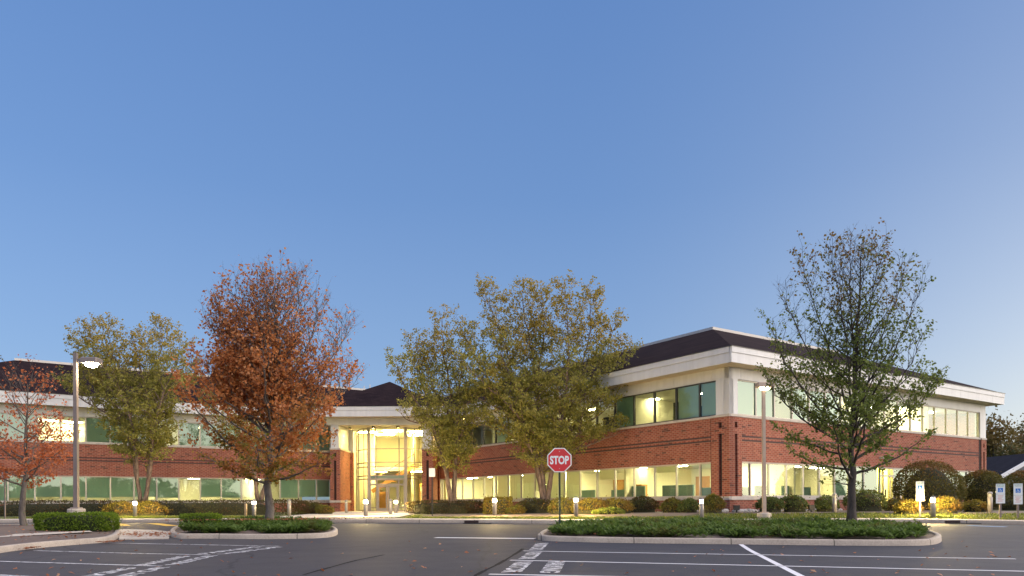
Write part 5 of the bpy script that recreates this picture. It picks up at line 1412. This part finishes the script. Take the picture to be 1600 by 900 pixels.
for i, (px, d, rx, rz, lab) in enumerate((
    (1451, 40.5, 1.78, 2.75, 'largest round dome bush, reddish on top, right of the side door'),
    (1536, 42, 1.35, 2.25, 'second dome bush between the largest bush and the right-hand signs'),
    (1606, 42, 1.55, 2.2, 'dome bush cut by the right edge behind the last parking sign'))):
    make_shrub('dome_bush', lab, on(px, d), 'ball', (rx, rx * .9, rz), 9000, .10, M['leaf_dome'], 140 + i, .045, group='big clipped dome bushes')

# ground cover, grass, litter
def inside(poly, x, y):
    c = False; n = len(poly)
    for i in range(n):
        a, b = poly[i], poly[i - 1]
        if (a.y > y) != (b.y > y) and x < (b.x - a.x) * (y - a.y) / (b.y - a.y) + a.x: c = not c
    return c
def cover(name, label, poly, c, cnt, xr, seed, hgt=.24, holes=()):
    g = np.random.default_rng(seed); P = []
    x0, x1 = min(p.x for p in poly), max(p.x for p in poly); y0, y1 = min(p.y for p in poly), max(p.y for p in poly)
    sh = [c + (p - c) * .955 for p in poly]
    while len(P) < cnt:
        x, y = g.uniform(max(x0, xr[0]), min(x1, xr[1])), g.uniform(y0, y1)
        if not inside(sh, x, y): continue
        if any((x - a) ** 2 + (y - b) ** 2 < r * r * g.uniform(.5, 1.2) for a, b, r in holes): continue
        hh = .62 + .38 * math.sin(x * 1.9 + 1) * math.sin(y * 2.3) + .25 * math.sin(x * 5.1 + y * 3.7)
        if hh < g.uniform(.25, .66): continue
        P.append((x, y))
    P = np.array(P)
    hn = .62 + .38 * np.sin(P[:, 0] * 1.9 + 1) * np.sin(P[:, 1] * 2.3) + .25 * np.sin(P[:, 0] * 5.1 + P[:, 1] * 3.7)
    z = np.array([gz(y) for y in P[:, 1]]) + .14 + hgt * np.clip(hn * 1.15, .12, 1.5) * g.uniform(.3, 1., len(P))
    k = 5; V = []; B = np.repeat(np.stack([P[:, 0], P[:, 1], z], 1), k, 0); n = len(B)
    az = g.uniform(0, 6.28, n); el = g.uniform(.1, .9, n); ln = g.uniform(.10, .26, n)
    d = np.stack([np.cos(az) * np.cos(el), np.sin(az) * np.cos(el), np.sin(el)], 1); s = np.stack([-np.sin(az), np.cos(az), np.zeros(n)], 1)
    w_ = g.uniform(.018, .04, n)[:, None]; B = B + g.normal(size=B.shape) * .03
    m = B + d * ln[:, None] * .55; tip = B + d * ln[:, None] + np.array([0, 0, -.02])
    V = np.stack([B, m + s * w_, tip, m - s * w_], 1).reshape(-1, 3)
    V[:, 2] = np.maximum(V[:, 2], 0.03)
    tag(link(name, np_mesh(name, V, np.arange(n * 4).reshape(-1, 4)), M['leaf_jun']), label, 'ground cover', kind='stuff')
cover('juniper_ground_cover', 'low green juniper ground cover filling the right island', isl_R, cR, 8200, (-99, 99), 201, .17, ((at_x(1331, 24.2) + .1, 24.0, .45),))
cover('juniper_ground_cover', 'low green juniper ground cover around the rust-leaved tree', isl_M, cM, 3800, (at_x(348, 26), 99), 202, .18, ((at_x(420, 27.7), 27.5, .35),))
g = np.random.default_rng(9); n = 26000
x = g.uniform(-26, 28, n); o = SW + g.uniform(.02, 1, n) ** 1.3 * np.where(x > 8.5, 2.7, np.where(x > -4.5, 1.5, 4.)); y = np.array([kerb_y(a) for a in x]) + o
keepm = ~((x > -12.8) & (x < -5) & (y > kerb_y(-8) + SW)); x, y = x[keepm], y[keepm]; n = len(x)
z = np.array([lawn_at(a, b) for a, b in zip(x, y)]); B = np.stack([x, y, z], 1); az = g.uniform(0, 6.28, n)
s = np.stack([np.cos(az), np.sin(az), 0 * az], 1) * .022; tip = B + np.stack([g.normal(size=n) * .03, g.normal(size=n) * .03, g.uniform(.04, .10, n)], 1)
V = np.stack([B - s, B + s, tip], 1).reshape(-1, 3)
tag(link('grass', np_mesh('grass', V, None, np.arange(n * 3).reshape(-1, 3)), M['leaf_grass']), 'mown grass verge between the walk and the planting beds', 'grass', kind='stuff')
g = np.random.default_rng(12); n = 900
px = g.uniform(-40, 1640, n); py = 845 + 70 * g.uniform(0, 1, n) ** 1.2
pts = [road(a, b) for a, b in zip(px[:170], py[:170])]
for _ in range(420):   # drifts against the left kerb and on the crossing
    k = g.uniform()
    if k < .72: a, b = 205 + g.normal() * 30 + 25, 838.5 + g.normal() * 1.6
    else: a, b = g.choice([48, 165, 180]) + g.normal() * 8, None
    if b is None: b = np.interp(a, [0, 40, 80, 128, 170, 260], [866, 860, 856, 852, 849, 844]) - .5 + abs(g.normal()) * .8
    p = road(a, b); p.z += .04 + (abs(g.normal()) * .045 if k < .72 else .0); pts.append(p)
for _ in range(260):
    q_ = g.uniform(-6, 6, 2); pts.append(Vector((cM.x + q_[0] * .5, cM.y + q_[1] * .2, gz(cM.y) + .45)))
for _ in range(420):   # litter lying on the planting beds
    isl = (isl_L, isl_L, isl_R, isl_M)[int(g.integers(4))]; a = isl[int(g.integers(len(isl)))]; c_ = {id(isl_L): cL, id(isl_R): cR, id(isl_M): cM}[id(isl)]
    q_ = a.lerp(c_, g.uniform(.02, .5)); pts.append(Vector((q_.x, q_.y, gz(q_.y) + .15 + .06 * g.uniform())))
P = np.array([(p.x, p.y, p.z + .015) for p in pts]); n = len(P)
az = g.uniform(0, 6.28, n); u = np.stack([np.cos(az), np.sin(az), g.normal(size=n) * .25], 1); v = np.stack([-np.sin(az), np.cos(az), g.normal(size=n) * .25], 1)
sz = g.uniform(.03, .06, n)[:, None]
V = np.stack([P - u * sz, P + v * sz * .6 + np.array([0, 0, .012]), P + u * sz, P - v * sz * .6 + np.array([0, 0, .008])], 1).reshape(-1, 3)
tag(link('fallen_leaves', np_mesh('fallen_leaves', V, np.arange(n * 4).reshape(-1, 4)), M['leaf_fall']), 'fallen rust-coloured leaves scattered on the asphalt and along the kerb', 'leaves', kind='stuff')
